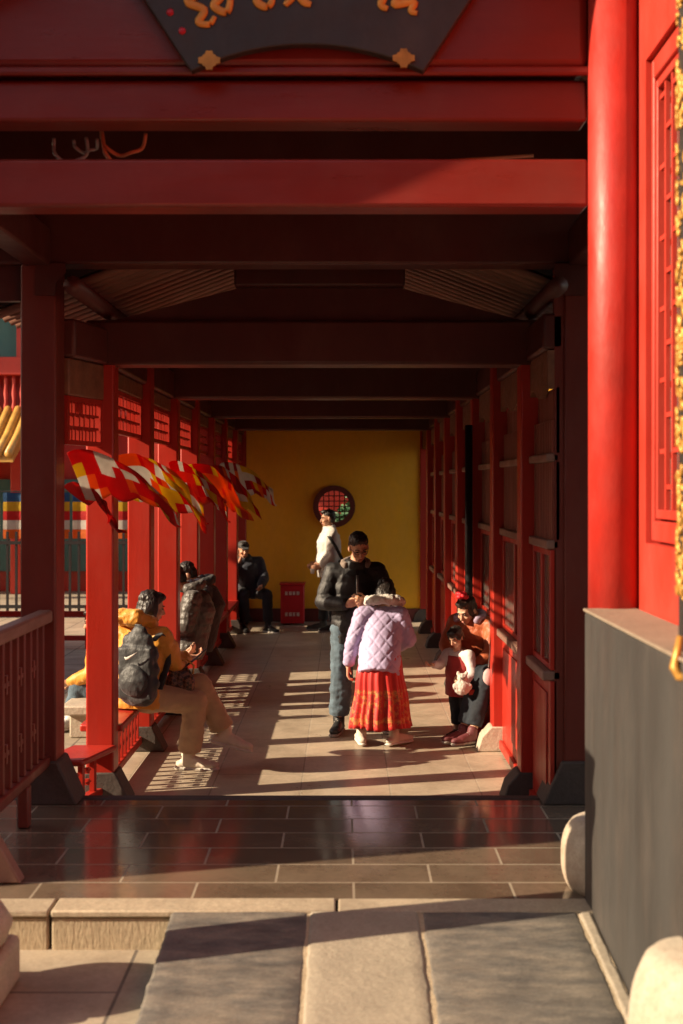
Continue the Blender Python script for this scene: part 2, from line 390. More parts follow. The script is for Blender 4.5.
# cables looped over the second beam
cb = thing('cable_bundle', (-1.2, 6.1, 3.75), 'loops of grey and orange cable dangling in the gap between the front beams', 'cables')
def loop(cx, cz, rx, rz, y, a0, a1, n=18): return [(cx + rx*math.cos(R(a0+(a1-a0)*i/n)), y + .02*math.sin(i), cz + rz*math.sin(R(a0+(a1-a0)*i/n))) for i in range(n+1)]
MB().tube(loop(-1.34, 3.72, .085, .09, 6.1, -200, 20), .009).tube(loop(-1.27, 3.74, .06, .05, 6.12, -190, 10), .008).build('grey_cable', M['cable_g'], cb, smooth=True)
MB().tube(loop(-1.08, 3.77, .11, .10, 6.1, -180, 0), .009).tube([(-1.19, 6.1, 3.80), (-1.17, 6.09, 3.68), (-1.13, 6.1, 3.62), (-1.12, 6.08, 3.59)], .011).build('orange_cable', M['cable_o'], cb, smooth=True)
MB().tube([(-1.0, 6.3, 3.63), (-.4, 6.3, 3.64), (.3, 6.3, 3.68), (.95, 6.3, 3.72)], .009).build('long_cable', M['cable_o'], cb, smooth=True)

# ------------------------------------------------------------------ hall on the right: plinth, column, wall, window
hall = thing('vermilion_hall', (1.4, 4.6, 0), 'vermilion hall side with grey plinth, round column and lattice window at right', 'building')
MB().box(1.092, 2.2, .6, 5.70, -.1, 1.482).build('plinth', M['plinth'], hall, bevel=.012)
# wall with a window opening (Y 4.5-5.72, z 1.80-4.02)
MB().box(1.086, 1.335, .6, 5.706, 1.4825, 1.497).build('coping', M['coping'], hall, bevel=.005)
wl = MB()
for (y0, y1, z0, z1) in ((.6, 4.42, 1.484, 5.2), (5.57, 6.02, 1.484, 5.2), (4.42, 5.57, 1.484, 1.80), (4.42, 5.57, 3.95, 5.2)): wl.box(1.34, 1.62, y0, y1, z0, z1)
bmesh.ops.remove_doubles(wl.bm, verts=wl.bm.verts[:], dist=1e-5)
wl.build('wall', M['wallred'], hall)
wn = MB()
for (y0, y1, z0, z1) in ((4.43, 4.47, 1.81, 3.94), (5.525, 5.56, 1.81, 3.94), (4.47, 5.525, 1.81, 1.90), (4.47, 5.525, 3.85, 3.94)): wn.box(1.362, 1.42, y0, y1, z0, z1)
wf = wn.build('window', M['wallred'], hall, bevel=.008)
mb = MB()
for (y0, y1, z0, z1) in ((4.475, 4.50, 1.91, 3.84), (5.495, 5.52, 1.91, 3.84), (4.50, 5.495, 1.91, 1.95), (4.50, 5.495, 3.80, 3.84)): mb.box(1.372, 1.41, y0, y1, z0, z1)
mb.build('inner_frame', M['wallred'], wf, bevel=.005)
mb = MB()
for i in range(7): mb.box(1.378, 1.398, 5.37-i*.11, 5.39-i*.11, 1.952, 3.798)
for k in range(12):
    z = 2.05 + k*.155
    for i in range(8):
        if (i+k) % 2: mb.box(1.380, 1.396, 5.39-i*.11, 5.48-i*.11, z-.01, z+.01)
mb.build('lattice', M['wallred'], wf)
MB().box(1.42, 1.44, 4.44, 5.55, 1.82, 3.93).build('pane', M['glass'], wf)
c1 = MB()._lathe([(.119, .50), (.119, 5.2)], 1.247, 5.79, 48).build('column', M['column'], hall, smooth=True)
def drum(cx, cy, z0, r, h, par, name='column_base'):
    prof = [(r*(1-.16*abs(2*t-1)**3), z0+h*.9*t) for t in [k/14 for k in range(15)]] + [(r*.79, z0+h*.945), (r*.70, z0+h*.98), (r*.55, z0+h)]
    return MB()._lathe(prof, cx, cy, 40).build(name, M['pale'], par, smooth=True)
drum(1.247, 5.86, .172, .232, .33, c1)
c2 = MB()._lathe([(.15, 1.484), (.15, 5.2)], 1.33, 4.2, 40).build('column', M['column'], hall, smooth=True)
drum(1.14, 3.93, .03, .245, .56, c2)
MB().box(1.0, 5.0, .3, 6.5, 5.2, 5.35).build('eave', M['rafter'], hall)
# carved black and gold couplet board on the near column
cp = thing('couplet_board', (1.25, 4.1, 1.5), 'tall black board with carved gold relief hanging at the right edge above the grey plinth', 'couplet board')
def arcpts(r0, r1, a0, a1, n, cx=1.343, cy=4.2):
    A = [(cx + r1*math.cos(R(a0+(a1-a0)*i/n)), cy + r1*math.sin(R(a0+(a1-a0)*i/n))) for i in range(n+1)]
    B = [(cx + r0*math.cos(R(a0+(a1-a0)*i/n)), cy + r0*math.sin(R(a0+(a1-a0)*i/n))) for i in range(n+1)]
    return A + B[::-1]
MB().prism(arcpts(.19, .215, 165, 285, 16), 'z', 1.50, 4.9).build('board', M['board'], cp)
mb = MB()
rnd = random.Random(3)
for i in range(760):
    a = R(rnd.uniform(164, 284)); z = rnd.uniform(1.68, 4.85); r = .218
    p = V((1.343 + r*math.cos(a), 4.2 + r*math.sin(a), z)); t = V((-math.sin(a), math.cos(a), 0))
    ph = rnd.uniform(0, 6.28); pts = []
    for k in range(7):
        q = ph + k*.7; rad = .030*(1-k/9)
        pts.append(p + t*rad*math.cos(q)*.6 + V((0,0,1))*rad*math.sin(q))
    mb.tube(pts, [.0085-.0008*k for k in range(7)], 6)
mb.build('gold_relief', M['gold'], cp, smooth=True)
MB().tube([(1.10, 4.1, 1.56), (1.085, 4.09, 1.50), (1.075, 4.08, 1.46), (1.085, 4.06, 1.435), (1.11, 4.05, 1.43), (1.13, 4.05, 1.46)], [.012,.014,.018,.016,.018,.014]).build('hook', M['gold'], cp, smooth=True)

# short stone pillar just outside the left edge: its foot shows, its shadow crosses the ramp
pl = thing('stone_pillar', (-1.55, 4.93, 0), 'pale stone pillar foot with rounded drum on a square block at lower left edge', 'stone pillar')
MB().box(-1.90, -1.345, 4.68, 5.2, 0.001, .20).build('block', M['pale'], pl, bevel=.03)
MB()._lathe([(.20, .2), (.265, .25), (.285, .31), (.25, .37), (.18, .41)], -1.61, 4.95, 32).build('drum', M['pale'], pl, smooth=True)
MB().box(-1.735, -1.485, 4.825, 5.075, .40, 1.95).build('shaft', M['pale'], pl, bevel=.03)
MB().box(-1.79, -1.43, 4.77, 5.13, 1.952, 2.03).build('capital', M['pale'], pl, bevel=.015)
MB().box(-1.745, -1.475, 4.815, 5.085, 2.032, 2.17).build('carved_block', M['pale'], pl, bevel=.02)
MB().loft([(-1.61, 4.95, 2.172), (-1.61, 4.95, 2.20), (-1.61, 4.95, 2.27)], [.25, .23, .05], V((1,1,0)), 4).build('cap', M['pale'], pl, bevel=.01)

# ------------------------------------------------------------------ the covered corridor
cor = thing('covered_corridor', (-.18, 13, 0), 'long red timber corridor with bench railings at left and window panels at right', 'corridor')
YS = [8.1 + 1.55*i for i in range(8)]     # post lines A..H (H at the end wall)
XL0, XL1, XR0, XR1 = -1.68, -1.50, 1.14, 1.315
for i, y in enumerate(YS):
    p = MB().box(XL0, XL1, y, y+.19, .006, 3.09).build('post', M['post'], cor, bevel=.012)
    MB().prism([(XL0-.01, .007), (-1.39, .007), (-1.41, .05), (XL1+.012, .20), (XL0-.01, .20)], 'y', y-.012, y+.20).build('post_base', M['darkbase'], p, bevel=.01)
    p = MB().box(XR0, XR1, y, y+.19, .006, 3.09).build('post', M['post'], cor, bevel=.012)
    MB().prism([(XR1, .007), (1.02, .007), (1.055, .12), (XR0-.012, .2), (XR1, .2)], 'y', y-.012, y+.20).build('post_base', M['pale' if i == 1 else 'darkbase'], p, bevel=.01)
for i in (0, 2, 4, 6):
    y = YS[i]
    MB().box(XL0, XR1, y-.03, y+.22, 2.84, 3.13).build('beam', M['shaded_red'], cor, bevel=.022)
    MB().prism([(-1.55, 3.13), (1.2, 3.13), (1.1, 3.15), (.37, 3.345), (-.70, 3.345), (-1.45, 3.15)], 'y', y+.05, y+.11).build('gable_board', M['shaded_red'], cor)
    MB().box(-.72, .39, y-.01, y+.19, 3.347, 3.51).build('collar_beam', M['shaded_red'], cor, bevel=.02)
    for sx in (-.6, -.16, .27): MB().box(sx-.05, sx+.05, y+.04, y+.14, 3.51, 3.72).build('short_post', M['shaded_red'], cor)
# roof: boards, rafters and tile ribs
P = [(-2.15,3.10), (-.68,3.66), (-.18,3.82), (.32,3.66), (1.8,3.10)]
rf = MB().prism([(a, b+.045) for a, b in P] + [(a, b+.15) for a, b in P[::-1]], 'y', 7.66, 19.2).build('roof', M['roof'], cor)
mb = MB(); y = 7.72
while y < 19.1:
    for q in (P[:3], P[2:]): mb.tube([(a, y, b+.012) for a, b in q], .030, 6)
    y += .150
mb.build('rafter', M['rafter'], rf, smooth=True)
mb = MB(); y = 7.75
while y < 19.2:
    mb.tube([(a, y, b+.16) for a, b in P], .05, 6); y += .24
mb.build('roof_tiles', M['rooftile'], rf, smooth=True)
for x in (-1.58, 1.24, -.68, .32):
    z = 3.22 if abs(x) > 1 else 3.62
    MB().tube([(x, 7.64 if abs(x) < 1 else 7.25, z), (x, 19.0, z)], .055, 12).build('purlin', M['shaded_red'], cor, smooth=True)

def lattice(y0, y1, z0, z1, x):
    mb = MB(); t = .016; d = .014
    def b(a0, a1, c0, c1, dd=d): mb.box(x-dd, x+dd, a0, a1, c0, c1)
    b(y0, y1, z0, z0+.03, .02); b(y0, y1, z1-.03, z1, .02); b(y0, y0+.03, z0+.03, z1-.03, .02); b(y1-.03, y1, z0+.03, z1-.03, .02)
    n = 3; cw = (y1-y0-.06)/n; h = (z1-z0-.06)
    for k in range(1, n): b(y0+.03+k*cw-t/2, y0+.03+k*cw+t/2, z0+.03, z1-.03)
    for r in (1/3, 2/3):
        zz = z0+.03+h*r
        for k in range(n):
            a0 = y0+.03+k*cw+t/2; a1 = y0+.03+(k+1)*cw-t/2; b(a0, a1, zz-t/2, zz+t/2, .012)
    for k in range(n):
        a0 = y0+.03+k*cw
        for r0, r1, f in ((0, 1/3, .33), (0, 1/3, .67), (1/3, 2/3, .5), (2/3, 1, .33), (2/3, 1, .67)):
            b(a0+cw*f-t/2, a0+cw*f+t/2, z0+.03+h*r0+t/2*(r0 > 0), z0+.03+h*r1-t/2*(r1 < 1), .010)
    return mb
def bench(y0, y1):
    s = MB().box(-1.76, -1.475, y0, y1, .425, .475).build('bench', M['post'], cor, bevel=.012)
    MB().box(-1.63, -1.565, y0, y1, .07, .125).build('bottom_rail', M['post'], s, bevel=.006)
    n = max(3, int((y1-y0)/.135)); mb = MB()
    for k in range(n):
        yy = y0 + (k+.5)*(y1-y0)/n; mb.box(-1.612, -1.582, yy-.017, yy+.017, .126, .424)
    mb.build('bars', M['post'], s)
    mb = MB()
    for k in range(n-1):
        yy = y0 + (k+1)*(y1-y0)/n
        for zz in (.22, .31):
            mb.box(-1.606, -1.588, yy-.034, yy+.034, zz-.008, zz+.008); mb.box(-1.609, -1.585, yy-.009, yy+.009, zz-.024, zz+.024)
    mb.build('knots', M['post'], s)
def leftbay(y0, y1, seat=True):
    zb = 2.31 if y0 < 8 else 2.42
    lattice(y0, y1, zb, zb+.30, -1.59).build('lattice_panel', M['post'], cor)
    MB().box(-1.62, -1.56, y0, y1, zb+.303, 2.84).build('painted_board', M['painted'], cor, bevel=.01)
    MB().box(-1.655, -1.525, y0, y1, 2.842, 3.08).build('side_beam', M['shaded_red'], cor, bevel=.02)
    if seat: bench(y0, y1)
def rightbay(y0, y1):
    MB().box(1.215, 1.255, y0, y1, .10, .90).box(1.205, 1.214, y0+.10, y1-.10, .2, .82).build('wall_panel', M['post'], cor, bevel=.006)
    MB().box(1.19, 1.27, y0, y1, .03, .097).build('bottom_rail', M['post'], cor, bevel=.006)
    w = MB(); ym = (y0+y1)/2
    for a0, a1, c0, c1 in ((y0, y0+.05, .963, 1.677), (y1-.05, y1, .963, 1.677), (ym-.025, ym+.025, .963, 1.677), (y0+.05, ym-.025, .963, 1.0), (ym+.025, y1-.05, .963, 1.0), (y0+.05, ym-.025, 1.64, 1.677), (ym+.025, y1-.05, 1.64, 1.677)):
        w.box(1.215, 1.25, a0, a1, c0, c1)
    wo = w.build('window', M['post'], cor, bevel=.004)
    MB().box(1.232, 1.24, y0+.05, y1-.05, 1.0, 1.64).build('pane', M['glass'], wo)
    MB().box(1.17, 1.28, y0, y1, .902, .96).build('sill', M['ledge'], wo, bevel=.01)
    MB().box(1.19, 1.27, y0, y1, 1.68, 1.735).build('ledge', M['ledge'], cor, bevel=.01)
    MB().box(1.19, 1.27, y0, y1, 2.20, 2.25).build('ledge', M['ledge'], cor, bevel=.01)
    mb = MB(); n = int((y1-y0)/.06)
    for k in range(n):
        yy = y0 + (k+.5)*(y1-y0)/n
        mb.box(1.225, 1.25, yy-.02, yy+.02, 1.737, 2.198); mb.box(1.225, 1.25, yy-.02, yy+.02, 2.252, 2.45)
    mb.box(1.252, 1.27, y0, y1, 1.737, 2.198).box(1.252, 1.27, y0, y1, 2.252, 2.64)
    mb.build('slat_panel', M['slat'], cor)
    n = 10; pts = [(y0 + (y1-y0)*k/n, 2.63 + .035*math.sin(math.pi*2*k/n*1.5)) for k in range(n+1)]
    MB().prism(pts + [(y1, 2.86), (y0, 2.86)], 'x', 1.20, 1.24).build('painted_board', M['painted'], cor)
    MB().box(1.17, 1.30, y0, y1, 2.862, 3.08).build('side_beam', M['shaded_red'], cor, bevel=.02)
_before = set(bpy.data.objects)
leftbay(7.635, 8.1)
for o in set(bpy.data.objects) - _before:          # the first short bay runs obliquely from the wider gate post to the corridor post
    for v in o.data.vertices:
        wy = v.co.y + 13; v.co.x += (wy - 8.1)/.465*.125
        if v.co.z < .48: v.co.z *= .80
rightbay(7.40, 8.1)
for i in range(7):
    leftbay(YS[i]+.19, YS[i+1])
    if i < 6: rightbay(YS[i]+.19, YS[i+1])
MB().box(1.17, 1.30, YS[6]+.19, YS[7], 2.62, 3.08).build('side_beam', M['shaded_red'], cor, bevel=.02)
MB().tube([(1.10, 11.1, .25), (1.10, 11.1, 2.6)], .035, 12).build('rain_pipe', M['pipe'], cor, smooth=True)
# bench along the right wall where the mother sits
br = thing('wall_bench', (1.08, 10.35, 0), 'low dark red wooden bench against the right wall panels', 'bench')
MB().box(.98, 1.185, 9.9, 11.0, .40, .445).build('seat', M['post'], br, bevel=.01)
for y in (9.96, 10.9): MB().box(1.0, 1.165, y, y+.05, .007, .399).build('leg', M['post'], br, bevel=.008)

# ------------------------------------------------------------------ yellow end wall with round window
ew = thing('yellow_wall', (-.14, 19.1, 0), 'ochre yellow plaster end wall with round lattice window and maroon skirting', 'wall')
cx, cz, rr = -.165, 1.755, .29
mb = MB(); n = 48
# annulus between the round opening and the rectangle, front and back
def rect_pt(a):
    dx, dz = math.cos(a), math.sin(a); lim = []
    if dx > 1e-6: lim.append((3.4-cx)/dx)
    if dx < -1e-6: lim.append((-1.75-cx)/dx)
    if dz > 1e-6: lim.append((3.75-cz)/dz)
    if dz < -1e-6: lim.append((.205-cz)/dz)
    t = min(lim); return (cx+dx*t, cz+dz*t)
angs = sorted([2*math.pi*k/n for k in range(n)] + [math.atan2(b-cz, a-cx) % (2*math.pi) for a in (3.4,-1.75) for b in (3.75,.205)])
fr = []
for yy in (19.0, 19.16):
    fr.append(([mb.bm.verts.new((cx+rr*math.cos(a), yy, cz+rr*math.sin(a))) for a in angs], [mb.bm.verts.new((rect_pt(a)[0], yy, rect_pt(a)[1])) for a in angs]))
m_ = len(angs)
for k in range(m_):
    j = (k+1) % m_
    mb._f([fr[0][0][k], fr[0][0][j], fr[0][1][j], fr[0][1][k]]); mb._f([fr[1][0][j], fr[1][0][k], fr[1][1][k], fr[1][1][j]])
    mb._f([fr[0][0][j], fr[0][0][k], fr[1][0][k], fr[1][0][j]]); mb._f([fr[0][1][k], fr[0][1][j], fr[1][1][j], fr[1][1][k]])
mb.build('plaster', M['yellow'], ew)
MB().box(-1.75, 3.4, 18.97, 19.15, .006, .203).build('skirting', M['skirt'], ew, bevel=.01)
mb = MB()
for rad, wd in ((.29, .035),):
    ring = []
    for k in range(48):
        a = 2*math.pi*k/48
        ring.append([(cx+(rad+o)*math.cos(a), y, cz+(rad+o)*math.sin(a)) for o, y in ((-.05,18.95),(.03,18.95),(.03,18.998),(-.003,18.998),(-.003,19.1),(-.05,19.1))])
    vs = [[mb.bm.verts.new(p) for p in r] for r in ring]
    for k in range(48):
        j = (k+1) % 48
        for q in range(6): mb._f([vs[k][q], vs[j][q], vs[j][(q+1)%6], vs[k][(q+1)%6]])
rw = mb.build('round_window', M['skirt'], ew, smooth=False)
mb = MB()
for o in (-.16, -.08, 0, .08, .16):
    hh = math.sqrt(.245**2 - o*o)
    mb.box(cx+o-.008, cx+o+.008, 19.03, 19.05, cz-hh, cz+hh)
    mb.box(cx-hh, cx+hh, 19.052, 19.07, cz+o-.008, cz+o+.008)
mb.build('lattice', M['skirt'], rw)

# red donation box
bx = thing('offering_box', (-.78, 18.6, 0), 'red offering box with two rows of white characters standing against the yellow wall', 'offering box')
MB().box(-.955, -.605, 18.48, 18.80, .03, .60).build('body', M['boxred'], bx, bevel=.012)
MB().box(-.97, -.59, 18.465, 18.815, .60, .625).build('lid', M['boxred'], bx, bevel=.006)
mb = MB(); rnd = random.Random(11)
for z, n, wd in ((.475, 4, .052), (.165, 4, .052)):
    for k in range(n):
        x0 = -.885 + k*.056
        for q in range(3): mb.box(x0, x0+.04, 18.474, 18.478, z + q*.02 - .02, z+q*.02-.012)
        for q in range(2 + k % 2): xx = x0 + .006 + q*.014; mb.box(xx, xx+.007, 18.474, 18.4785, z-.024, z+.026)
mb.build('lettering', M['white'], bx)

# ------------------------------------------------------------------ flags blown in under the eaves
FC = {'y': (.62,.42,.02), 'r': (.55,.012,.012), 'w': (.62,.58,.52), 'o': (.66,.15,.012), 'b': (.03,.11,.26), 'd': (.33,.02,.02), 'p': (.62,.06,.03)}
FM = {}
for k, c in FC.items():
    n = NT('flag_cloth_'+k); col = n.ramp(n.noise(6), [(.3, sc3(c,.85)), (.7, sc3(c,1.1))])
    n.set(color=col, rough=.7, normal=n.bump(n.noise(18), .3, .02))
    tr = n.n.new('ShaderNodeBsdfTranslucent'); n.link(col, tr.inputs['Color']); mx = n.n.new('ShaderNodeMixShader'); mx.inputs[0].default_value = .6
    n.link(n.b.outputs[0], mx.inputs[1]); n.link(tr.outputs[0], mx.inputs[2]); n.link(mx.outputs[0], n.n['Material Output'].inputs['Surface']); FM[k] = n.m
FK = list('yrwobdp')
def flag(label, top, fly, hh, h1, rows, seed, group='cloth flags blown in under the left eaves'):
    nu, nv = 48, 15; bm = bmesh.new(); rnd = random.Random(seed); ph = rnd.uniform(0, 6)
    vs = []; fly = V(fly); nrm = fly.cross(V((0,0,1))).normalized()
    for j in range(nv+1):
        v = j/nv; row = []
        for i in range(nu+1):
            u = i/nu; h = hh + (h1-hh)*u
            p = fly*u + V((0,0,-h*v)) + V((0,0,.10*math.sin(math.pi*u**.8)*(1-.25*v) - .05*u**4)) + V((.10*v, .12*v, 0))
            p += nrm*(.032*math.sin(u*7+ph+v*2.5) + .016*math.sin(u*17+ph*2-v*4))*(.25+u)
            p.z += .022*math.sin(u*11+ph)*u - .02*math.sin(v*9+ph)*u - .035*abs(math.sin(u*math.pi*4))*(v**3)
            row.append(bm.verts.new(p))
        vs.append(row)
    nr, nc = 4, 13; grid = []
    for r in range(nr):
        row = []
        while len(row) < nc: row += [rnd.choice(rows)]*rnd.choice((1,1,1,2))
        grid.append(row[:nc])
    for j in range(nv):
        for i in range(nu):
            f = bm.faces.new([vs[j][i], vs[j][i+1], vs[j+1][i+1], vs[j+1][i]]); f.smooth = True
            f.material_index = FK.index(grid[j*nr//nv][i*nc//nu])
    me = bpy.data.meshes.new('cloth_flag'); bm.to_mesh(me); bm.free()
    o = link(me, 'cloth_flag', [FM[k] for k in FK], None); o.location = top
    s = o.modifiers.new('thick', 'SOLIDIFY'); s.thickness = .003
    return tag(o, label, 'flag', group)
flag('large patchwork flag nearest the porch, orange, red, yellow and grey-white', (-1.72,7.70,2.26), (.54,.55,-.25), .29, .17, 'rroooywwrr', 1)
flag('orange and white edged patchwork flag just behind the nearest one', (-1.56,8.45,2.25), (.44,.60,-.26), .29, .20, 'ooorrwwyypr', 2)
flag('red and orange patched flag hanging third from the porch', (-1.56,9.05,2.25), (.44,.50,-.25), .31, .20, 'rrroooprwy', 3)
flag('mostly scarlet flag with few white patches, middle of the row', (-1.55,10.9,2.26), (.42,.6,-.26), .36, .24, 'rrrrppowy', 4)
flag('orange flag with yellow patches halfway along the corridor', (-1.55,12.3,2.26), (.48,.5,-.27), .34, .26, 'oooopyr', 5)
flag('deep red flag with white and yellow patches, second farthest', (-1.54,13.8,2.26), (.46,.5,-.26), .36, .26, 'drrdrwyo', 6)
flag('farthest patchwork flag, grey and brown-red against the yellow wall', (-1.50,14.9,2.32), (.58,.5,-.22), .40, .24, 'wwddorwy', 8)
flag('dark red flag strip dangling low beside the nearest post', (-1.74,7.72,2.05), (.24,.25,-.20), .10, .08, 'ddr', 9)

# ------------------------------------------------------------------ what stands beyond the corridor on the left
rp_ = thing('red_pavilion', (-7, 24, 0), 'sunlit red two-storey pavilion with balustrade and golden tile eave beyond the corridor', 'building')
MB().box(-13, -1.9, 24.6, 28, 0, 6.5).build('wall', M['post'], rp_)
MB().box(-13, -1.9, 24.0, 24.25, 4.2, 4.55).build('beam', M['wallred'], rp_, bevel=.02)
mb = MB()
for i in range(70):
    x = -12.9 + i*.155
    mb._lathe([(.03, 3.5), (.045, 3.6), (.025, 3.7), (.045, 3.85), (.025, 4.0), (.04, 4.1), (.03, 4.2)], x, 24.12, 8)
mb.box(-13, -1.9, 24.05, 24.2, 3.4, 3.5)
mb.build('balustrade', M['wallred'], rp_, smooth=True)
for i in range(8):
    x = -12.7 + i*1.6
    MB().box(x-.1, x+.1, 23.9, 24.15, 0, 3.4).build('post', M['wallred'], rp_, bevel=.015)
    MB().box(x-.06, x+.06, 24.2, 24.4, 4.55, 6.4).build('post', M['wallred'], rp_)
MB().box(-12.9, -1.95, 24.5, 24.58, 4.56, 6.3).build('panel', M['teal'], rp_)
MB().box(-12.9, -1.95, 24.5, 24.58, .4, 2.2).build('panel', M['teal'], rp_)
er = MB().prism([(22.6, 2.5), (22.6, 2.62), (24.0, 3.5), (24.0, 3.2)], 'x', -13, -6.0).build('lower_roof', M['goldtile'], rp_)
mb = MB()
for i in range(36): mb.tube([(-12.9+i*.195, 22.55, 2.64), (-12.9+i*.195, 23.2, 3.0), (-12.9+i*.195, 24.0, 3.55)], .075, 8)
mb.build('tile_ribs', M['goldtile'], er, smooth=True)
MB().prism([(23.0, 6.2), (23.0, 6.35), (28.5, 8.5), (28.5, 6.2)], 'x', -13.5, -1.5).build('roof', M['goldtile'], rp_)
SC = 'byrwo'
for i in range(9):
    x0 = -8.6 + i*.62; mb = MB()
    for k in range(5):
        mb.mi = k; z1 = 1.95 - k*.165
        mb.loft([(x0+.56*q/8, 22.4 + .03*math.sin(q*1.1+i), z1-.0825) for q in range(9)], [(.082, .004)]*9, V((0,0,1)), 4)
    o = mb.build('striped_flag', [FM[c] for c in SC], None, smooth=False)
    nm = ['first','second','third','fourth','fifth','sixth','seventh','eighth','ninth'][i]
    tag(o, 'small blue, yellow, red, white and orange striped flag, %s from left before the red pavilion' % nm, 'flag', 'striped flags hung before the red pavilion')
sg = thing('flag_cord', (-6, 22.4, 2.0), 'thin cord the striped flags hang from before the red pavilion', 'cord')
MB().tube([(-9, 22.4, 1.97), (-2.4, 22.4, 1.97)], .012, 6).build('rope', M['iron'], sg)
for x in (-9, -2.4): MB().tube([(x, 22.4, 0), (x, 22.4, 2.0)], .03, 8).build('pole', M['iron'], sg)
fe = thing('iron_fence', (-5, 19.6, 0), 'black iron bar fence in the courtyard beyond the corridor', 'fence')
MB().box(-9, -2.3, 19.57, 19.63, 1.15, 1.2).box(-9, -2.3, 19.57, 19.63, .15, .2).build('rail', M['iron'], fe)
mb = MB()
for i in range(48): mb.box(-8.95+i*.14, -8.915+i*.14, 19.58, 19.62, .01, 1.35)
mb.build('bars', M['iron'], fe)
lf = thing('low_red_fence', (-5, 15.9, 0), 'low red two-rail fence standing in the sunlit courtyard', 'fence')
MB().box(-9, -2.35, 15.87, 15.93, .40, .47).box(-9, -2.35, 15.87, 15.93, .10, .16).build('rail', M['post'], lf)
for i in range(9): MB().box(-8.9+i*.8, -8.84+i*.8, 15.86, 15.94, 0, .55).build('post', M['post'], lf)
# two neighbours off to the left that shade the porch and the far floor
def sidehall(name, label, x0, x1, y0, y1, h):
    t = thing(name, ((x0+x1)/2, (y0+y1)/2, 0), label, 'building')
    MB().box(x0, x1, y0, y1, 0, h).build('wall', M['wallred'], t, bevel=.02)
    MB().box(x0-.05, x1+.05, y0-.05, y1+.05, 0, .5).build('plinth', M['plinth'], t, bevel=.02)
    xm = (x0+x1)/2
    r = MB().prism([(x0-.15, h+.002), (x1+.15, h+.002), (x1+.15, h+.1), (xm, h+.6), (x0-.15, h+.1)], 'y', y0-.1, y1+.1).build('roof', M['rooftile'], t)
    mb = MB(); k = 0
    while y0 + k*.22 < y1:
        mb.tube([(x0-.18, y0+k*.22, h+.1), (xm, y0+k*.22, h+.63), (x1+.18, y0+k*.22, h+.1)], .05, 6); k += 1
    mb.build('roof_tiles', M['rooftile'], r, smooth=True)
sidehall('gate_wing', 'tall red wing wall with grey tiled cap off to the left of the porch', -5.6, -4.5, 5.10, 6.58, 5.8)
sidehall('side_pavilion', 'red side pavilion with grey tiled roof left of the corridor', -9.0, -4.75, 12.65, 15.3, 5.0)

wh = thing('added_west_hall', (-17, 8, 0), 'unseen long hall added on the left to cut the sky light', 'building')  # out of view, added as an occluder to dim the ambient sky
MB().box(-22, -16, -14, 10, 0, 6.6).build('wall', M['shaded_red'], wh)
MB().prism([(-23, 6.4), (-15.2, 6.4), (-15.2, 6.6), (-19, 8.6), (-23, 6.6)], 'y', -15, 11).build('roof', M['rooftile'], wh)
sb = thing('stone_bench', (-2.1, 10.7, 0), 'low pale stone bench outside the corridor in the sun', 'bench')
MB().box(-2.3, -1.88, 10.1, 11.3, .20, .28).build('seat', M['pale'], sb, bevel=.015)
for y in (10.2, 11.05): MB().box(-2.25, -1.93, y, y+.15, .001, .199).build('support', M['pale'], sb, bevel=.015)
sidehall('sun_block_pier', 'red pier with tiled cap, added to keep the sun off the end wall', -2.95, -2.35, 17.92, 20.0, 3.1)  # added blocker that stops sun patches on the yellow wall
rh = thing('added_opposite_hall', (0, -6, 0), 'large unseen hall facing the gate, added to cut the sky light', 'building')  # out of view behind the camera, added to darken shaded front faces
MB().box(-16, 16, -14, -4.5, 0, 7.5).build('wall', M['shaded_red'], rh)
MB().prism([(-15, 7.2), (-3.6, 7.2), (-3.6, 7.4), (-9, 10.5), (-15, 7.4)], 'x', -17, 17).build('roof', M['rooftile'], rh)
for i in range(9): MB().box(-14.2+i*3.4, -13.2+i*3.4, -4.5, -4.45, 1.0, 3.6).build('window', M['glass'], rh)
gh = thing('rear_hall', (0, 25, 0), 'pinkish red hall seen through the round lattice window', 'building')
MB().box(-1.7, 6, 24, 28, 0, 5).build('wall', M['wallred'], gh)
MB().box(-1.7, 6, 23.6, 24, 2.35, 2.5).build('beam', M['skirt'], gh)
MB().prism([(22.9, 5.0), (29, 5.0), (26, 7.4)], 'x', -1.8, 6.5).build('roof', M['rooftile'], gh)
leafm = paint('evergreen_leaf', (.045,.13,.055), .55, .4, 9, (1,1,1), .1)
sh = thing('garden_shrub', (.35, 21.2, 0), 'green shrub behind the round lattice window', 'shrub')
rnd = random.Random(5); mb = MB()
for i in range(3600):
    d = V((rnd.gauss(0,1), rnd.gauss(0,1), rnd.gauss(0,1))).normalized()*rnd.uniform(.45,1)**.5
    k = .75 + .35*noise.noise(d*2.2)
    p = V((.16 + d.x*.8*k, 21.2 + d.y*.6*k, 1.15 + d.z*.85*k))
    a = V((rnd.gauss(0,1), rnd.gauss(0,1), rnd.gauss(0,.6))).normalized(); b_ = a.cross(V((rnd.gauss(0,1), rnd.gauss(0,1), rnd.gauss(0,1)))).normalized()
    L = rnd.uniform(.04,.075); mb._f([mb.bm.verts.new(q) for q in (p-a*L, p+b_*L*.45, p+a*L, p-b_*L*.45)])
me = bpy.data.meshes.new('foliage'); mb.bm.to_mesh(me); mb.bm.free(); link(me, 'foliage', leafm, sh)
mb = MB()
for k in range(6): mb.tube([(.35, 21.2, 0), (.35+rnd.uniform(-.2,.2), 21.2+rnd.uniform(-.2,.2), .6), (.35+rnd.uniform(-.5,.5), 21.2+rnd.uniform(-.4,.4), 1.4)], [.035,.022,.008], 6)
mb.build('stem', M['rafter'], sh, smooth=True)

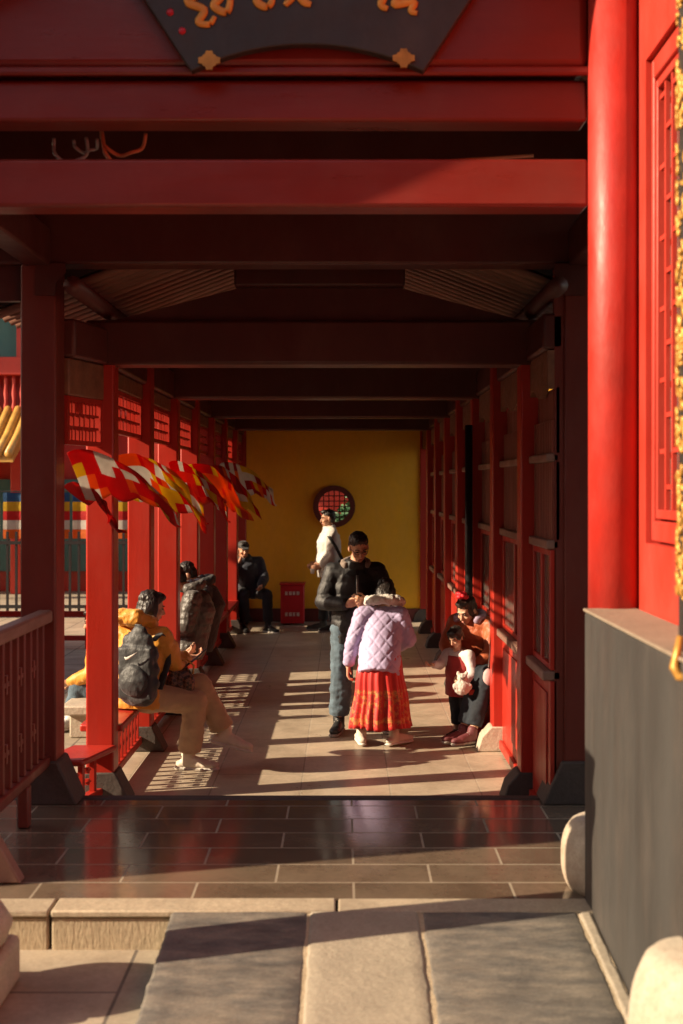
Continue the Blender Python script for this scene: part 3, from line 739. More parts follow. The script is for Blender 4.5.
# ------------------------------------------------------------------ people: bodies grown from tapered volumes into one continuous skin
def sdf(mb, voxel, name, smooth=3, disp=None):
    me = mb.mesh('tmp'); o = bpy.data.objects.new('tmp', me); C.objects.link(o)
    m = o.modifiers.new('r', 'REMESH'); m.mode = 'VOXEL'; m.voxel_size = voxel
    m2 = o.modifiers.new('s', 'SMOOTH'); m2.iterations = smooth; m2.factor = .5
    dg = bpy.context.evaluated_depsgraph_get(); out = bpy.data.meshes.new_from_object(o.evaluated_get(dg)); out.name = name
    bpy.data.objects.remove(o); bpy.data.meshes.remove(me)
    if disp:
        ns = [v.normal.copy() for v in out.vertices]
        for v, n in zip(out.vertices, ns): v.co += n*disp(v.co, n)
    for p in out.polygons: p.use_smooth = True
    return out
def rotm(yaw=0, pitch=0, roll=0): return Euler((R(pitch), R(roll), R(yaw)), 'XYZ').to_matrix() if False else (Matrix.Rotation(R(yaw), 3, 'Z') @ Matrix.Rotation(R(pitch), 3, 'X') @ Matrix.Rotation(R(roll), 3, 'Y'))
SKIN = {}
def skin(k, c):
    n = NT('skin_'+k); col = n.ramp(n.noise(14), [(.3, sc3(c,.88)), (.7, sc3(c,1.1))])
    n.b.inputs['Subsurface Weight'].default_value = .08; n.b.inputs['Subsurface Radius'].default_value = (.02,.008,.004)
    return n.set(color=col, rough=.5)
SKIN['a'] = skin('warm', (.50,.25,.15)); SKIN['b'] = skin('fair', (.58,.33,.22))
def hairmat(name, c):
    n = NT(name); col = n.ramp(n.noise(60, n.mapping((1,1,.15)), 4), [(.3, sc3(c,.6)), (.7, sc3(c,1.6))])
    return n.set(color=col, rough=.42, normal=n.bump(n.noise(110, n.mapping((1,1,.12)), 3), .6, .006))
HAIR = hairmat('black_hair', (.018,.013,.011)); HAIRB = hairmat('dark_brown_hair', (.035,.02,.014))
EYE = plain('eye_dark', (.02,.014,.012), .2); LIP = plain('lip', (.38,.12,.09), .5)

def head_prims(mb, c, Rm, k=1.0):
    c = V(c); T = lambda *p: c + Rm @ (V(p)*k)
    E = lambda p, r: mb.ell(T(*p), tuple(q*k for q in r), Rm)
    E((0,-.015,.03), (.074,.094,.084)); E((0,.02,-.03), (.060,.068,.078)); E((0,.036,-.075), (.043,.042,.034)); E((0,.062,-.094), (.020,.016,.016))
    mb.cone(T(0,.082,.004), .008*k, T(0,.103,-.034), .0125*k); E((0,.098,-.040), (.018,.012,.009))
    E((0,.074,.020), (.050,.013,.010)); E((.034,.058,-.03), (.026,.024,.024)); E((-.034,.058,-.03), (.026,.024,.024))
    E((0,.080,-.064), (.023,.010,.0075)); E((0,.076,-.073), (.019,.011,.007))
    for sx in (-1, 1): E((.078*sx,-.008,-.010), (.011,.022,.032))
def hand_prims(mb, wr, d, n, s, curl=35, k=1.0):
    """wr wrist, d direction of the hand, n palm side, s thumb side"""
    wr = V(wr); d = V(d).normalized(); s = V(s); s = (s - d*s.dot(d)).normalized(); n0 = V(n); n = d.cross(s)
    if n.dot(n0) < 0: n = -n
    P = lambda a, b, c: wr + (d*a + s*b + n*c)*k
    for b, a1 in ((.030,.088), (.010,.092), (-.011,.088), (-.031,.080)): mb.cone(P(.008, b*.6, 0), .016*k, P(a1, b, 0), .0125*k, 8)
    for (b, L, a0) in ((.031,.070,.088), (.010,.080,.092), (-.012,.074,.088), (-.032,.058,.080)):
        p = V((a0, b, 0)); ang = 0; pts = [P(*p)]
        for f in (.44, .31, .25):
            ang += R(curl*(1.0 if f > .4 else 1.1)); p = p + V((math.cos(ang), b*.6*(.4 if curl < 30 else 0), math.sin(ang)))*L*f; pts.append(P(*p))
        mb.chain(pts, [.0105*k, .0095*k, .0088*k, .0078*k])
    mb.chain([P(.012,.022,.004), P(.042,.048,.014), P(.066,.056,.026), P(.088,.050,.034)], [.0155*k, .0125*k, .011*k, .009*k])

def shoe(par, an, toe, L, m, sole, k=1.0, hi=.0):
    an = V(an); t = V(toe).normalized(); Rm = Matrix((t.cross(V((0,0,1))).normalized() if abs(t.z) < .95 else V((1,0,0)), t, V((0,0,1)))).transposed()
    sdx = t.cross(V((0,0,1))).normalized(); up = sdx.cross(t).normalized(); Rm = Matrix((sdx, t, up)).transposed()
    h = .085*k; b = an - up*h
    P = lambda x, y, z: b + Rm @ (V((x, y, z))*k)
    mb = MB()
    for y, r in ((-.05,.040), (.0,.041), (.06,.043), (.12,.047), (.165,.042)): mb.ell(P(0, y, .042), (r*k, .05*k, .028*k), Rm)
    mb.cone(P(0,-.012,.055), .043*k, P(0,-.005,.115+hi), .046*k); mb.cone(P(0,.03,.070), .034*k, P(0,.12,.046), .036*k)
    o = link(sdf(mb, .010*k, 'shoe', 2), 'shoe', m, par, local=True)
    mb = MB()
    for y, r in ((-.055,.043), (.0,.044), (.06,.046), (.12,.050), (.17,.044)): mb.ell(P(0, y, .016), (r*k, .052*k, .017*k), Rm)
    link(sdf(mb, .010*k, 'sole', 2), 'sole', sole, o, local=True)
    mb = MB()
    for y in (.045, .068, .091): mb.tube([P(-.026, y, .086-(y-.045)*.42), P(0, y+.006, .098-(y-.045)*.42), P(.026, y, .086-(y-.045)*.42)], .005*k, 5)
    mb.build('laces', sole, o, local=True, smooth=True)

def folds(amp, fr=9, seed=0, stretch=(1,1,1)):
    off = V((seed*3.7, seed*1.3, seed*2.1))
    def f(co, n):
        q = V((co.x*stretch[0], co.y*stretch[1], co.z*stretch[2]))*fr + off
        return amp*(noise.noise(q) + .5*noise.noise(q*2.3)) - amp*.6*abs(noise.noise(q*1.4 + V((5,1,2))))
    return f
def baffles(amp, pitch, fold, z0=0):
    def f(co, n): return amp*(abs(math.sin(math.pi*(co.z-z0)/pitch))**.6 - .7) + fold(co, n)
    return f

def person(label, loc, J, top, legs, shoes, hair, sk='a', k=1.0, rz=0, group=None, hat=None, hood=None):
    """J: joints in local metres. top/legs: dicts with material and fit. Every figure: body (one skin) > clothes, hair, eyes."""
    t = thing('person', loc, label, 'person', group); t.rotation_euler.z = rz
    j = {a: (V(b) if isinstance(b, (tuple, list, Vector)) else b) for a, b in J.items()}
    side = V(j.get('side', (1,0,0))).normalized(); fwd = V((0,0,1)).cross(side).normalized()
    Rh = rotm(*j.get('hrot', (0,0,0))); g = k; hg = k*j.get('hk', 1)
    # --- body
    mb = MB()
    head_prims(mb, j['head'], Rh, hg)
    nb = j['neck']; mb.cone(j['head'] + Rh @ V((0,-.02,-.07))*g, .048*g, nb, .056*g)
    pel, ch = j['pel'], j['chest']
    mb.loft([pel - (ch-pel)*.12, pel, (pel+ch)*.5, ch, ch*.4+nb*.6], [(.10*g,.08*g), (.145*g,.10*g), (.12*g,.088*g), (.145*g,.10*g), (.09*g,.07*g)], side, 20)
    for a in 'rl':
        sh, el, wr = j['sh'+a], j['el'+a], j['wr'+a]
        mb.cone(nb*.5+ch*.5, .06*g, sh, .05*g); mb.cone(sh, .05*g, el, .038*g); mb.cone(el, .038*g, wr, .026*g)
        hd = j.get('hd'+a, (wr-el)); hn = j.get('hn'+a, fwd*-1 if wr.z < el.z else V((0,0,1))); hs = j.get('hs'+a, fwd)
        hand_prims(mb, wr, hd, hn, hs, j.get('curl'+a, 30), g)
        hp, kn, an = j['hip'+a], j['kn'+a], j['an'+a]
        mb.cone(pel, .10*g, hp, .085*g); mb.cone(hp, .08*g, kn, .052*g); mb.cone(kn, .052*g, an, .034*g); mb.ell(an, .036*g)
    body = link(sdf(mb, .0065 if g > .8 else .0055, 'body', 2), 'body', SKIN[sk], t, local=True)
    T = lambda *p: j['head'] + Rh @ (V(p)*hg)
    for sx in (-1, 1):
        MB().ell(T(.030*sx,.080,.000), (.013*g,.006*g,.006*g), Rh).build('eye', EYE, body, local=True, smooth=True)
        MB().tube([T(.015*sx,.090,.019), T(.032*sx,.086,.024), T(.048*sx,.073,.019)], .0032*hg, 6).build('eyebrow', HAIR, body, local=True, smooth=True)
    MB().ell(T(0,.0875,-.068), (.020*hg,.006*hg,.007*hg), Rh).build('lips', LIP, body, local=True, smooth=True)
    # --- hair
    if hair:
        mb = MB(); st = hair['style']; E = lambda p, r: mb.ell(T(*p), tuple(q*hg for q in r), Rh)
        E((0,-.026,.050), (.084,.098,.080)); E((0,-.05,.0), (.078,.070,.075))
        if st == 'short':
            E((0,.035,.092), (.062,.055,.032)); E((.02,.055,.088), (.04,.035,.022)); E((0,-.07,-.045), (.055,.035,.03))
        if st == 'bowl':
            E((0,.03,.070), (.080,.062,.050)); E((.06,.0,.02), (.03,.06,.05)); E((-.06,.0,.02), (.03,.06,.05)); E((0,-.06,-.04), (.07,.045,.045))
        if st == 'bob':
            E((0,.035,.085), (.066,.055,.036))
            for sx in (-1, 1): E((.074*sx,-.02,-.03), (.026,.06,.10)); E((.072*sx,-.03,-.09), (.022,.045,.045))
            E((0,-.075,-.06), (.075,.045,.10)); E((.066,-.01,-.10), (.02,.04,.05)); E((-.066,-.01,-.10), (.02,.04,.05))
        if st == 'bun':
            E((0,.03,.085), (.064,.055,.034)); E((0,-.05,.125), (.042,.042,.036)); E((.06,.0,.0), (.025,.05,.06)); E((-.06,.0,.0), (.025,.05,.06))
        if st == 'long':
            E((0,.03,.08), (.068,.06,.04)); E((0,-.07,-.05), (.082,.05,.11)); E((.07,.0,-.03), (.03,.06,.10)); E((-.07,.0,-.03), (.03,.06,.10))
        dz = lambda co, n: .005*hg*noise.noise(V((co.x*85, co.y*85, co.z*9))) + .003*hg*noise.noise(V((co.x*130, co.y*130, co.z*40))) - .001*hg
        link(sdf(mb, .0055, 'hair', 2, dz), 'hair', hair.get('m', HAIR), body, local=True)
    # --- trousers
    if legs:
        mb = MB(); r = legs.get('r', (.105,.078,.068)); lo = legs.get('hem', .06)
        mb.loft([pel + (ch-pel)*.25, pel, pel - (ch-pel)*.15], [(.155*g,.115*g), (.17*g,.13*g), (.13*g,.11*g)], side, 20)
        for a in 'rl':
            hp, kn, an = j['hip'+a], j['kn'+a], j['an'+a]; e = an + (kn-an).normalized()*lo
            mb.cone(pel*.4+hp*.6, .125*g, hp, r[0]*1.08*g); mb.cone(hp, r[0]*g, kn, r[1]*g); mb.cone(kn, r[1]*g, (kn*.35+e*.65), (r[1]*.35+r[2]*.65)*g)
            mb.loft([kn*.35+e*.65, kn*.1+e*.9, e], [(r[1]*.35+r[2]*.65)*g, r[2]*1.02*g, r[2]*g], side, 18)
        link(sdf(mb, .010, 'trousers', 3, folds(legs.get('fold', .008), 9, loc[0]*7, (1,1,1.6))), 'trousers', legs['m'], body, local=True)
    if shoes:
        for a in 'rl': shoe(body, j['an'+a], j['toe'+a], .25, shoes['m'], shoes['sole'], g*shoes.get('k', 1))
    # --- jacket
    mb = MB(); f = top.get('fat', 1.0); low = top.get('low', .18)
    ax = (ch-pel).normalized(); hem = pel - ax*low*g
    mb.loft([hem, pel, pel*.5+ch*.5, ch, ch*.45+nb*.55, ch*.15+nb*.85],
            [(.185*f*g,.150*f*g), (.19*f*g,.152*f*g), (.18*f*g,.140*f*g), (.185*f*g,.142*f*g), (.15*f*g,.12*f*g), (.085*g,.085*g)], side, 24)
    for a in 'rl':
        sh, el, wr = j['sh'+a], j['el'+a], j['wr'+a]; sl = top.get('sleeve', .97); e = el + (wr-el)*sl; w_ = top.get('arm', 1)
        mb.cone(ch*.5+nb*.5, .095*f*g, sh, .080*f*w_*g); mb.cone(sh, .080*f*w_*g, el, .068*f*w_*g); mb.cone(el, .068*f*w_*g, el*.2+e*.8, .056*f*w_*g)
        mb.loft([el*.25+e*.75, el*.08+e*.92, e], [.056*f*w_*g, .052*f*w_*g, .040*f*w_*g], side, 16)
    if top.get('collar', 1):
        cu = (j['head']-nb).normalized()
        mb.loft([nb - cu*.05*g, nb + cu*.015*g, nb + cu*.045*g], [(.105*g,.10*g), (.088*g,.088*g), (.078*g,.08*g)], side, 20)
    jk = link(sdf(mb, .0095, 'jacket', 3, top['disp']), 'jacket', top['m'], body, local=True)
    if top.get('zip'):
        fr = fwd
        pts = [hem + fr*.152*f*g, pel + fr*.160*f*g, pel*.5+ch*.5 + fr*.150*f*g, ch + fr*.150*f*g, ch*.45+nb*.55 + fr*.128*f*g]
        MB().loft(pts, [(.010,.006)]*5, side, 8).build('zip', top['zip'], jk, local=True, smooth=True)
    if hood:
        cu = (j['head']-nb).normalized(); mb = MB(); q = nb + hood.get('off', V((0,0,0)))
        for kx in range(-10, 11):
            a = R(kx*12); rr = .105*g*hood.get('k', 1)
            p = q - fwd*math.cos(a)*rr*.95 + side*math.sin(a)*rr*1.15 + V((0,0,.012 + .03*math.cos(a)))
            mb.ell(p, tuple(q_*g*hood.get('r', 1) for q_ in (.048, .048, .052)))
        if hood.get('big'):
            for dx in (-.06, 0, .06): mb.ell(q - fwd*.10*g + side*dx + V((0,0,.045)), (.07*g,.07*g,.075*g))
        link(sdf(mb, .010, 'hood', 2, hood.get('disp', folds(.01, 16, 3))), 'hood', hood['m'], jk, local=True)
    if hat:
        mb = MB(); mb.ell(T(0,-.015,.062), (.090*g,.104*g,.070*g), Rh); mb.loft([T(0,.06,.050), T(0,.11,.040), T(0,.15,.028)], [(.07*g,.010*g), (.06*g,.009*g), (.035*g,.007*g)], Rh @ V((1,0,0)), 14)
        link(sdf(mb, .008, 'cap', 2), 'cap', hat, body, local=True)
    return t, body, jk

# cloth materials
def quilt(name, c, s=7.5):
    n = NT(name); col = n.ramp(n.noise(8), [(.3, sc3(c,.9)), (.7, sc3(c,1.06))])
    return n.set(color=col, rough=.62, sheen=.2, normal=n.bump(n.noise(38, None, 4), .35, .008))
K = {}
K['navyblack'] = cloth('black_puffer', (.014,.0135,.015), .55, sheen=.0, wr=26, bump=.5)
K['jeans'] = cloth('blue_jeans', (.075,.115,.15), .85, .35, wr=18, bump=.5)
K['lilac'] = quilt('lilac_quilting', (.45,.37,.58))
K['fleece'] = cloth('white_fleece', (.62,.56,.50), .95, .12, 120, 1.0, wr=60)
K['cream'] = cloth('cream_knit', (.60,.50,.40), .9)
K['yellow'] = cloth('mustard_puffer', (.62,.27,.025), .5, .15, wr=24, bump=.5)
K['khaki'] = cloth('khaki_corduroy', (.46,.315,.18), .9, .12, wr=12, bump=.45)
K['grey'] = cloth('grey_puffer', (.075,.066,.060), .38, .2, wr=30, bump=.6)
K['black'] = cloth('black_coat', (.014,.013,.014), .7)
K['navy'] = cloth('navy_jacket', (.022,.026,.042), .7)
K['darktr'] = cloth('dark_trousers', (.018,.018,.022), .85, sheen=0)
K['ltgrey'] = cloth('light_grey_jacket', (.55,.53,.49), .7, .1, wr=18, bump=.4)
K['rust'] = cloth('rust_puffer', (.42,.095,.03), .5, .2, wr=22, bump=.5)
K['vest'] = cloth('crimson_vest', (.30,.02,.022), .8)
K['whitecl'] = cloth('white_sleeves', (.62,.57,.56), .8)
K['djeans'] = cloth('dark_jeans', (.011,.016,.024), .85, .3, sheen=0)
K['sole_w'] = plain('white_sole', (.60,.56,.50), .6); K['sole_g'] = plain('grey_sole', (.28,.25,.22), .7)
K['sh_black'] = plain('black_shoe', (.02,.02,.02), .5); K['sh_beige'] = plain('beige_shoe', (.62,.53,.43), .6); K['sh_red'] = plain('red_grey_shoe', (.14,.035,.04), .6); K['sh_white'] = plain('white_shoe', (.62,.58,.54), .6)
K['zip'] = plain('steel_zip', (.35,.34,.32), .35, .8)
PI = math.pi

# --- the man in the middle: black puffer, jeans, looking down at his hands
J = dict(pel=(0,0,.92), chest=(0,.01,1.22), neck=(0,.03,1.40), head=(-.02,.085,1.545), hrot=(8,-27,4), shr=(.185,0,1.34), shl=(-.185,0,1.34),
         elr=(.275,.03,1.09), ell=(-.275,.03,1.09), wrr=(.085,.27,1.09), wrl=(-.055,.28,1.10), hdr=(-.75,.35,.35), hdl=(.75,.35,.30), hnr=(-.2,-.2,-.9), hnl=(.1,-.6,.6), hsr=(-.1,.5,.8), hsl=(.1,.3,.9), curlr=50, curll=45,
         hipr=(.095,0,.86), hipl=(-.095,0,.86), knr=(.12,.03,.47), knl=(-.16,.0,.47), anr=(.135,-.03,.09), anl=(-.22,-.08,.09), toer=(.30,1,0), toel=(-.35,1,0))
man, mbody, mj = person('man in a black puffer jacket and blue jeans looking down at his clasped hands', (.085,10.40,.007), J,
    dict(m=K['navyblack'], disp=baffles(.007, .105, folds(.006, 11, 2)), zip=K['zip'], fat=1.05, low=.17, arm=.98), dict(m=K['jeans'], r=(.112,.094,.086), fold=.011), dict(m=K['sh_black'], sole=K['sole_g'], k=1.12), dict(style='short', m=HAIR), 'a', 1.0, PI+.10,
    hood=dict(m=cloth('taupe_hood', (.20,.15,.12)), k=.86, r=.62))
# thin glasses on his nose
Rh = rotm(8,-27,4); T = lambda *p: V((-.02,.085,1.545)) + Rh @ V(p)
mb = MB()
for sx in (-1, 1):
    mb.tube([T(.032*sx+.021*math.cos(a), .097, .001+.015*math.sin(a)) for a in [k*PI/6 for k in range(13)]], .0022, 5)
    mb.tube([T(.053*sx,.095,.004), T(.078*sx,.02,.004)], .002, 5)
mb.tube([T(-.011,.099,.003), T(.011,.099,.003)], .002, 5)
mb.build('glasses', M['black'], mbody, local=True)

# --- the girl seen from behind
def quiltdisp(co, n):
    w1 = .018*noise.noise(co*5); w2 = .018*noise.noise(co*5 + V((9,3,1)))
    u = (co.x*1.0 + co.z*.9 + w1)/.10; v_ = (co.x*1.0 - co.z*.9 + w2)/.10
    q = min(abs(math.sin(PI*u)), abs(math.sin(PI*v_)))
    return .006*min(1, q*2) - .006 + .004*noise.noise(co*9)
J = dict(pel=(0,-.02,.70), chest=(.02,.10,.93), neck=(.04,.20,1.07), head=(.055,.30,1.185), hrot=(-8,-48,0), shr=(.165,.10,1.02), shl=(-.135,.09,1.02),
         elr=(.235,.10,.82), ell=(-.215,.04,.80), wrr=(.16,.28,.74), wrl=(-.25,.07,.615), hdl=(-.05,.1,-1), hnl=(1,0,0), hsl=(0,1,0),
         hipr=(.075,-.02,.66), hipl=(-.075,-.02,.66), knr=(.10,.0,.36), knl=(-.10,.02,.36), anr=(.115,-.03,.085), anl=(-.145,.0,.085), toer=(.75,.65,0), toel=(-.12,1,0))
girl, gbody, gj = person('girl in a lilac quilted jacket and long red skirt seen from behind', (.275,9.90,.007), J,
    dict(m=K['lilac'], disp=quiltdisp, fat=1.03, low=.17, arm=1.04, collar=0), dict(m=K['cream'], r=(.075,.052,.046), fold=.003, hem=.0), dict(m=K['sh_beige'], sole=K['sole_w'], k=1.05), dict(style='long', m=HAIR), 'b', .88, 0,
    hood=dict(m=K['fleece'], k=1.22, off=V((0,-.035,.035)), disp=folds(.012, 30, 5)))
n = NT('red_pleated_skirt')
sep = n.n.new('ShaderNodeSeparateXYZ'); n.link(n.co, sep.inputs[0]); z = sep.outputs[2]
base = n.ramp(n.noise(9), [(.3, (.46,.012,.010)), (.7, (.60,.022,.014))])
pat = n.ramp(n.noise(34, n.mapping((1,1,.8)), 3), [(.50, (0,0,0)), (.55, (1,1,1))])
band = n.ramp(n.math('MULTIPLY', z, 1.4), [(.25, (0,0,0)), (.27, (1,1,1)), (.33, (.7,.7,.7)), (.58, (.75,.75,.75)), (.60, (1,1,1)), (.63, (1,1,1)), (.65, (0,0,0))])
line = n.ramp(n.math('MULTIPLY', z, 1.4), [(.29, (0,0,0)), (.30, (.8,.8,.8)), (.325, (.8,.8,.8)), (.335, (0,0,0)), (.60, (0,0,0)), (.61, (.7,.7,.7)), (.635, (0,0,0))])
col = n.mix(n.mix(1, band, pat, 'MULTIPLY'), base, (.60,.20,.045))
col = n.mix(n.mix(1, line, n.mix(.6, (1,1,1), pat), 'MULTIPLY'), col, (.62,.26,.06))
dk = n.ramp(n.noise(46, None, 2), [(.56, (0,0,0)), (.62, (.6,.6,.6))]); col = n.mix(n.mix(1, dk, band, 'MULTIPLY'), col, (.16,.06,.04))
n.set(color=col, rough=.5, sheen=.2)
mb = MB(); rings = []; seg = 132
for i in range(26):
    t = i/25; zz = .72 - .565*t; rw = .160 + .075*t; rd = .135 + .07*t; ring = []
    for k in range(seg):
        a = 2*PI*k/seg; pl = (.022*t**.8+.003)*((.55+.6*abs(noise.noise(V((math.cos(a)*2, math.sin(a)*2, 3)))))*math.sin(a*19 + 1.5*math.sin(a*3+1) + .5*noise.noise(V((math.cos(a)*3, math.sin(a)*3, t*2)))) + .55*math.sin(a*7+1+t)); 
        ring.append(mb.bm.verts.new(((rw+pl)*math.cos(a)+.004*math.sin(zz*20), (rd+pl)*math.sin(a)-.02, zz + .008*math.sin(a*5)*t)))
    rings.append(ring)
for i in range(25):
    for k in range(seg): mb._f([rings[i][k], rings[i][(k+1)%seg], rings[i+1][(k+1)%seg], rings[i+1][k]])
mb._f(rings[0])
sk_ = mb.build('skirt', n.m, gbody, smooth=True, local=True); so_ = sk_.modifiers.new('thick', 'SOLIDIFY'); so_.thickness = .004

# --- woman in mustard coat on the left bench (coordinates relative to her seat point)
J = dict(side=(.93,-.36,0), pel=(-.01,-.03,.57), chest=(.0,-.02,.86), neck=(.05,.02,1.05), head=(.085,.07,1.185), hrot=(-68,-14,0),
         shr=(.17,-.07,.98), shl=(-.14,.06,.98), elr=(.25,.05,.78), ell=(.02,.30,.78), wrr=(.32,.22,.80), wrl=(.26,.30,.80), hdr=(.7,.4,.0), hdl=(.8,0,.3), hnr=(0,0,1), hnl=(0,0,1), curlr=35,
         hipr=(.08,-.05,.545), hipl=(-.03,.08,.56), knr=(.40,.06,.50), knl=(.42,.18,.60), anr=(.345,.10,.085), anl=(.60,.22,.235), toer=(1,-.15,0), toel=(.93,.05,-.25))
wom, wb, wj = person('woman in mustard coat and khaki trousers sitting cross-legged on the left bench', (-1.48,8.97,.0), J,
    dict(m=K['yellow'], disp=baffles(.006, .12, folds(.012, 10, 4)), fat=1.12, low=.10), dict(m=K['khaki'], r=(.115,.092,.092), fold=.010, hem=.05), dict(m=K['sh_beige'], sole=K['sole_w'], k=1.12), dict(style='bob', m=HAIR), 'b', .95, 0,
    hood=dict(m=K['yellow'], k=1.05, big=1, off=V((-.06,-.05,.03)), disp=folds(.014, 14, 6)))
# her backpack
bp = thing('backpack', (-1.445,8.74,.575), 'charcoal backpack with a white curved tick on the back of the mustard coat', 'backpack')
bp.rotation_euler.z = math.atan2(-.30, .95)
mb = MB()
for z, a, b in ((.02,.135,.075), (.10,.155,.090), (.20,.155,.085), (.30,.145,.07), (.39,.115,.055), (.43,.07,.04)): mb.ell((0,0,z), (a*1.1, b, .085))
mb.box(-.13, .13, -.065, .05, 0, .36)
K['pack'] = cloth('charcoal_nylon', (.026,.027,.029), .55, .2, wr=20, bump=.5)
bm_ = link(sdf(mb, .011, 'bag', 4, folds(.010, 9, 1)), 'bag', K['pack'], bp, local=True)
mb = MB(); mb.ell((0,-.075,.13), (.115,.045,.12)); link(sdf(mb, .010, 'front_pocket', 3, folds(.006, 12, 2)), 'front_pocket', K['pack'], bp, local=True)
mb = MB()
for sx in (-1, 1): mb.loft([(.09*sx,.05,.40), (.11*sx,.12,.44), (.125*sx,.20,.38), (.12*sx,.22,.22), (.11*sx,.10,.05)], [(.028,.007)]*5, V((1,0,0)), 10)
mb.tube([(-.03,.01,.47), (-.02,.0,.51), (.02,.0,.51), (.03,.01,.47)], .008, 6)
mb.build('strap', K['pack'], bp, local=True, smooth=True)
mb = MB(); P_ = [(-.045,-.118,.300), (-.035,-.121,.288), (-.015,-.121,.294), (.015,-.119,.312), (.05,-.112,.338)]
mb.loft(P_, [(.003,.004), (.010,.004), (.010,.004), (.006,.004), (.001,.003)], V((.3,0,1)), 8).build('emblem', K['sole_w'], bp, local=True, smooth=True)
# patterned handbag in her lap
hb = thing('handbag', (-1.19,9.02,.60), 'brown chequered handbag with chain strap on the lap of the woman in mustard', 'handbag')
n = NT('brown_check'); ck = n.n.new('ShaderNodeTexChecker'); n.link(n.mapping((1,1,1), (.3,.5,.7)), ck.inputs['Vector']); ck.inputs['Scale'].default_value = 46
ck.inputs['Color1'].default_value = (.16,.075,.04,1); ck.inputs['Color2'].default_value = (.035,.018,.012,1); n.set(color=ck.outputs['Color'], rough=.45)
mb = MB()
for dx in (-.05, 0, .05): mb.ell((dx, .0, .03), (.06,.06,.10)); mb.ell((dx*.8, 0, .10), (.05,.045,.05))
link(sdf(mb, .009, 'pouch', 3, folds(.008, 16, 3)), 'pouch', n.m, hb, local=True)
MB().tube([(-.06,0,.13), (-.03,-.02,.19), (.05,-.02,.21), (.10,0,.16), (.09,.0,.10)], .007, 6).build('strap', M['gold'], hb, local=True, smooth=True)
MB().loft([(.02,.02,.14), (.10,.05,.20), (.18,.08,.27)], [(.018,.008)]*3, V((0,1,0)), 8).build('shoulder_strap', K['grey'], hb, local=True, smooth=True)

# --- companion on the same bench facing the courtyard
J = dict(side=(0,1,0), pel=(-.04,0,.57), chest=(-.10,0,.86), neck=(-.11,0,1.04), head=(-.15,0,1.17), hrot=(90,-12,0), shr=(-.08,.15,.97), shl=(-.08,-.15,.97), elr=(-.14,.19,.74), ell=(-.14,-.19,.74), wrr=(-.34,.10,.66), wrl=(-.36,-.08,.66),
         hipr=(-.08,.08,.55), hipl=(-.08,-.08,.55), knr=(-.30,.12,.64), knl=(-.28,-.10,.64), anr=(-.38,.10,.355), anl=(-.33,-.14,.355), toer=(-1,.1,0), toel=(-.8,-.6,0))
person('person in yellow jacket and jeans sitting on the stone bench outside the corridor', (-1.98,10.65,-.265), J, dict(m=K['yellow'], disp=folds(.010, 10, 8), fat=1.05, low=.08), dict(m=K['jeans'], r=(.10,.078,.07)), dict(m=K['sh_white'], sole=K['sole_w'], k=1.1), dict(style='short'), 'a', .93)
# --- grey puffer sitter and black coat sitter, backs to the corridor
def backsitter(label, loc, m, disp, seed, hatm=None):
    J = dict(side=(-.30,.95,0), pel=(.02,0,.57), chest=(.12,.0,.90), neck=(.05,-.02,1.10), head=(-.10,-.05,1.185), hrot=(108,-30,0), shr=(.06,.17,1.01), shl=(.08,-.19,1.01), elr=(-.05,.20,.78), ell=(.03,-.24,.77), wrr=(-.28,.10,.68), wrl=(-.24,-.12,.68),
             hipr=(-.05,.08,.55), hipl=(-.05,-.09,.55), knr=(-.47,.06,.52), knl=(-.46,-.14,.52), anr=(-.50,.06,.09), anl=(-.48,-.14,.09), toer=(-1,0,0), toel=(-1,-.1,0))
    return person(label, loc, J, dict(m=m, disp=disp, fat=1.16, low=.10), dict(m=K['darktr']), dict(m=K['sh_black'], sole=K['sole_g'], k=1.1), dict(style='short'), 'a', 1.0, hood=dict(m=m, k=1.0))
backsitter('hunched person in a glossy grey puffer jacket with back to the corridor', (-1.50,11.78,0), K['grey'], baffles(.006, .075, folds(.010, 12, 3)), 1)
backsitter('person in a plain black coat sitting beside the grey puffer jacket', (-1.47,12.38,0), K['black'], folds(.008, 10, 5), 2)

# --- old man at the far end of the bench
J = dict(side=(-.90,-.42,0), pel=(0,.05,.57), chest=(-.03,.04,.86), neck=(-.05,.0,1.03), head=(-.08,-.07,1.155), hrot=(200,-8,0), shr=(-.21,-.04,.97), shl=(.13,.10,.97), elr=(-.24,-.18,.78), ell=(.22,.0,.74), wrr=(-.13,-.22,.98), wrl=(.17,-.24,.64), hdr=(.35,.3,.7), hdl=(.1,-.9,-.3),
         hipr=(-.09,.02,.55), hipl=(.09,.08,.55), knr=(-.05,-.36,.53), knl=(.27,-.26,.53), anr=(-.03,-.38,.09), anl=(.29,-.30,.09), toer=(.25,-1,0), toel=(.7,-.8,0))
person('man in dark cap and navy jacket sitting with hand to chin near the yellow wall', (-1.37,17.88,0), J, dict(m=K['navy'], disp=folds(.008, 9, 1), fat=1.08, low=.10), dict(m=K['darktr'], r=(.105,.08,.07)), dict(m=K['sh_black'], sole=K['sole_w'], k=1.1), dict(style='short'), 'a', 1.0, hat=K['black'])
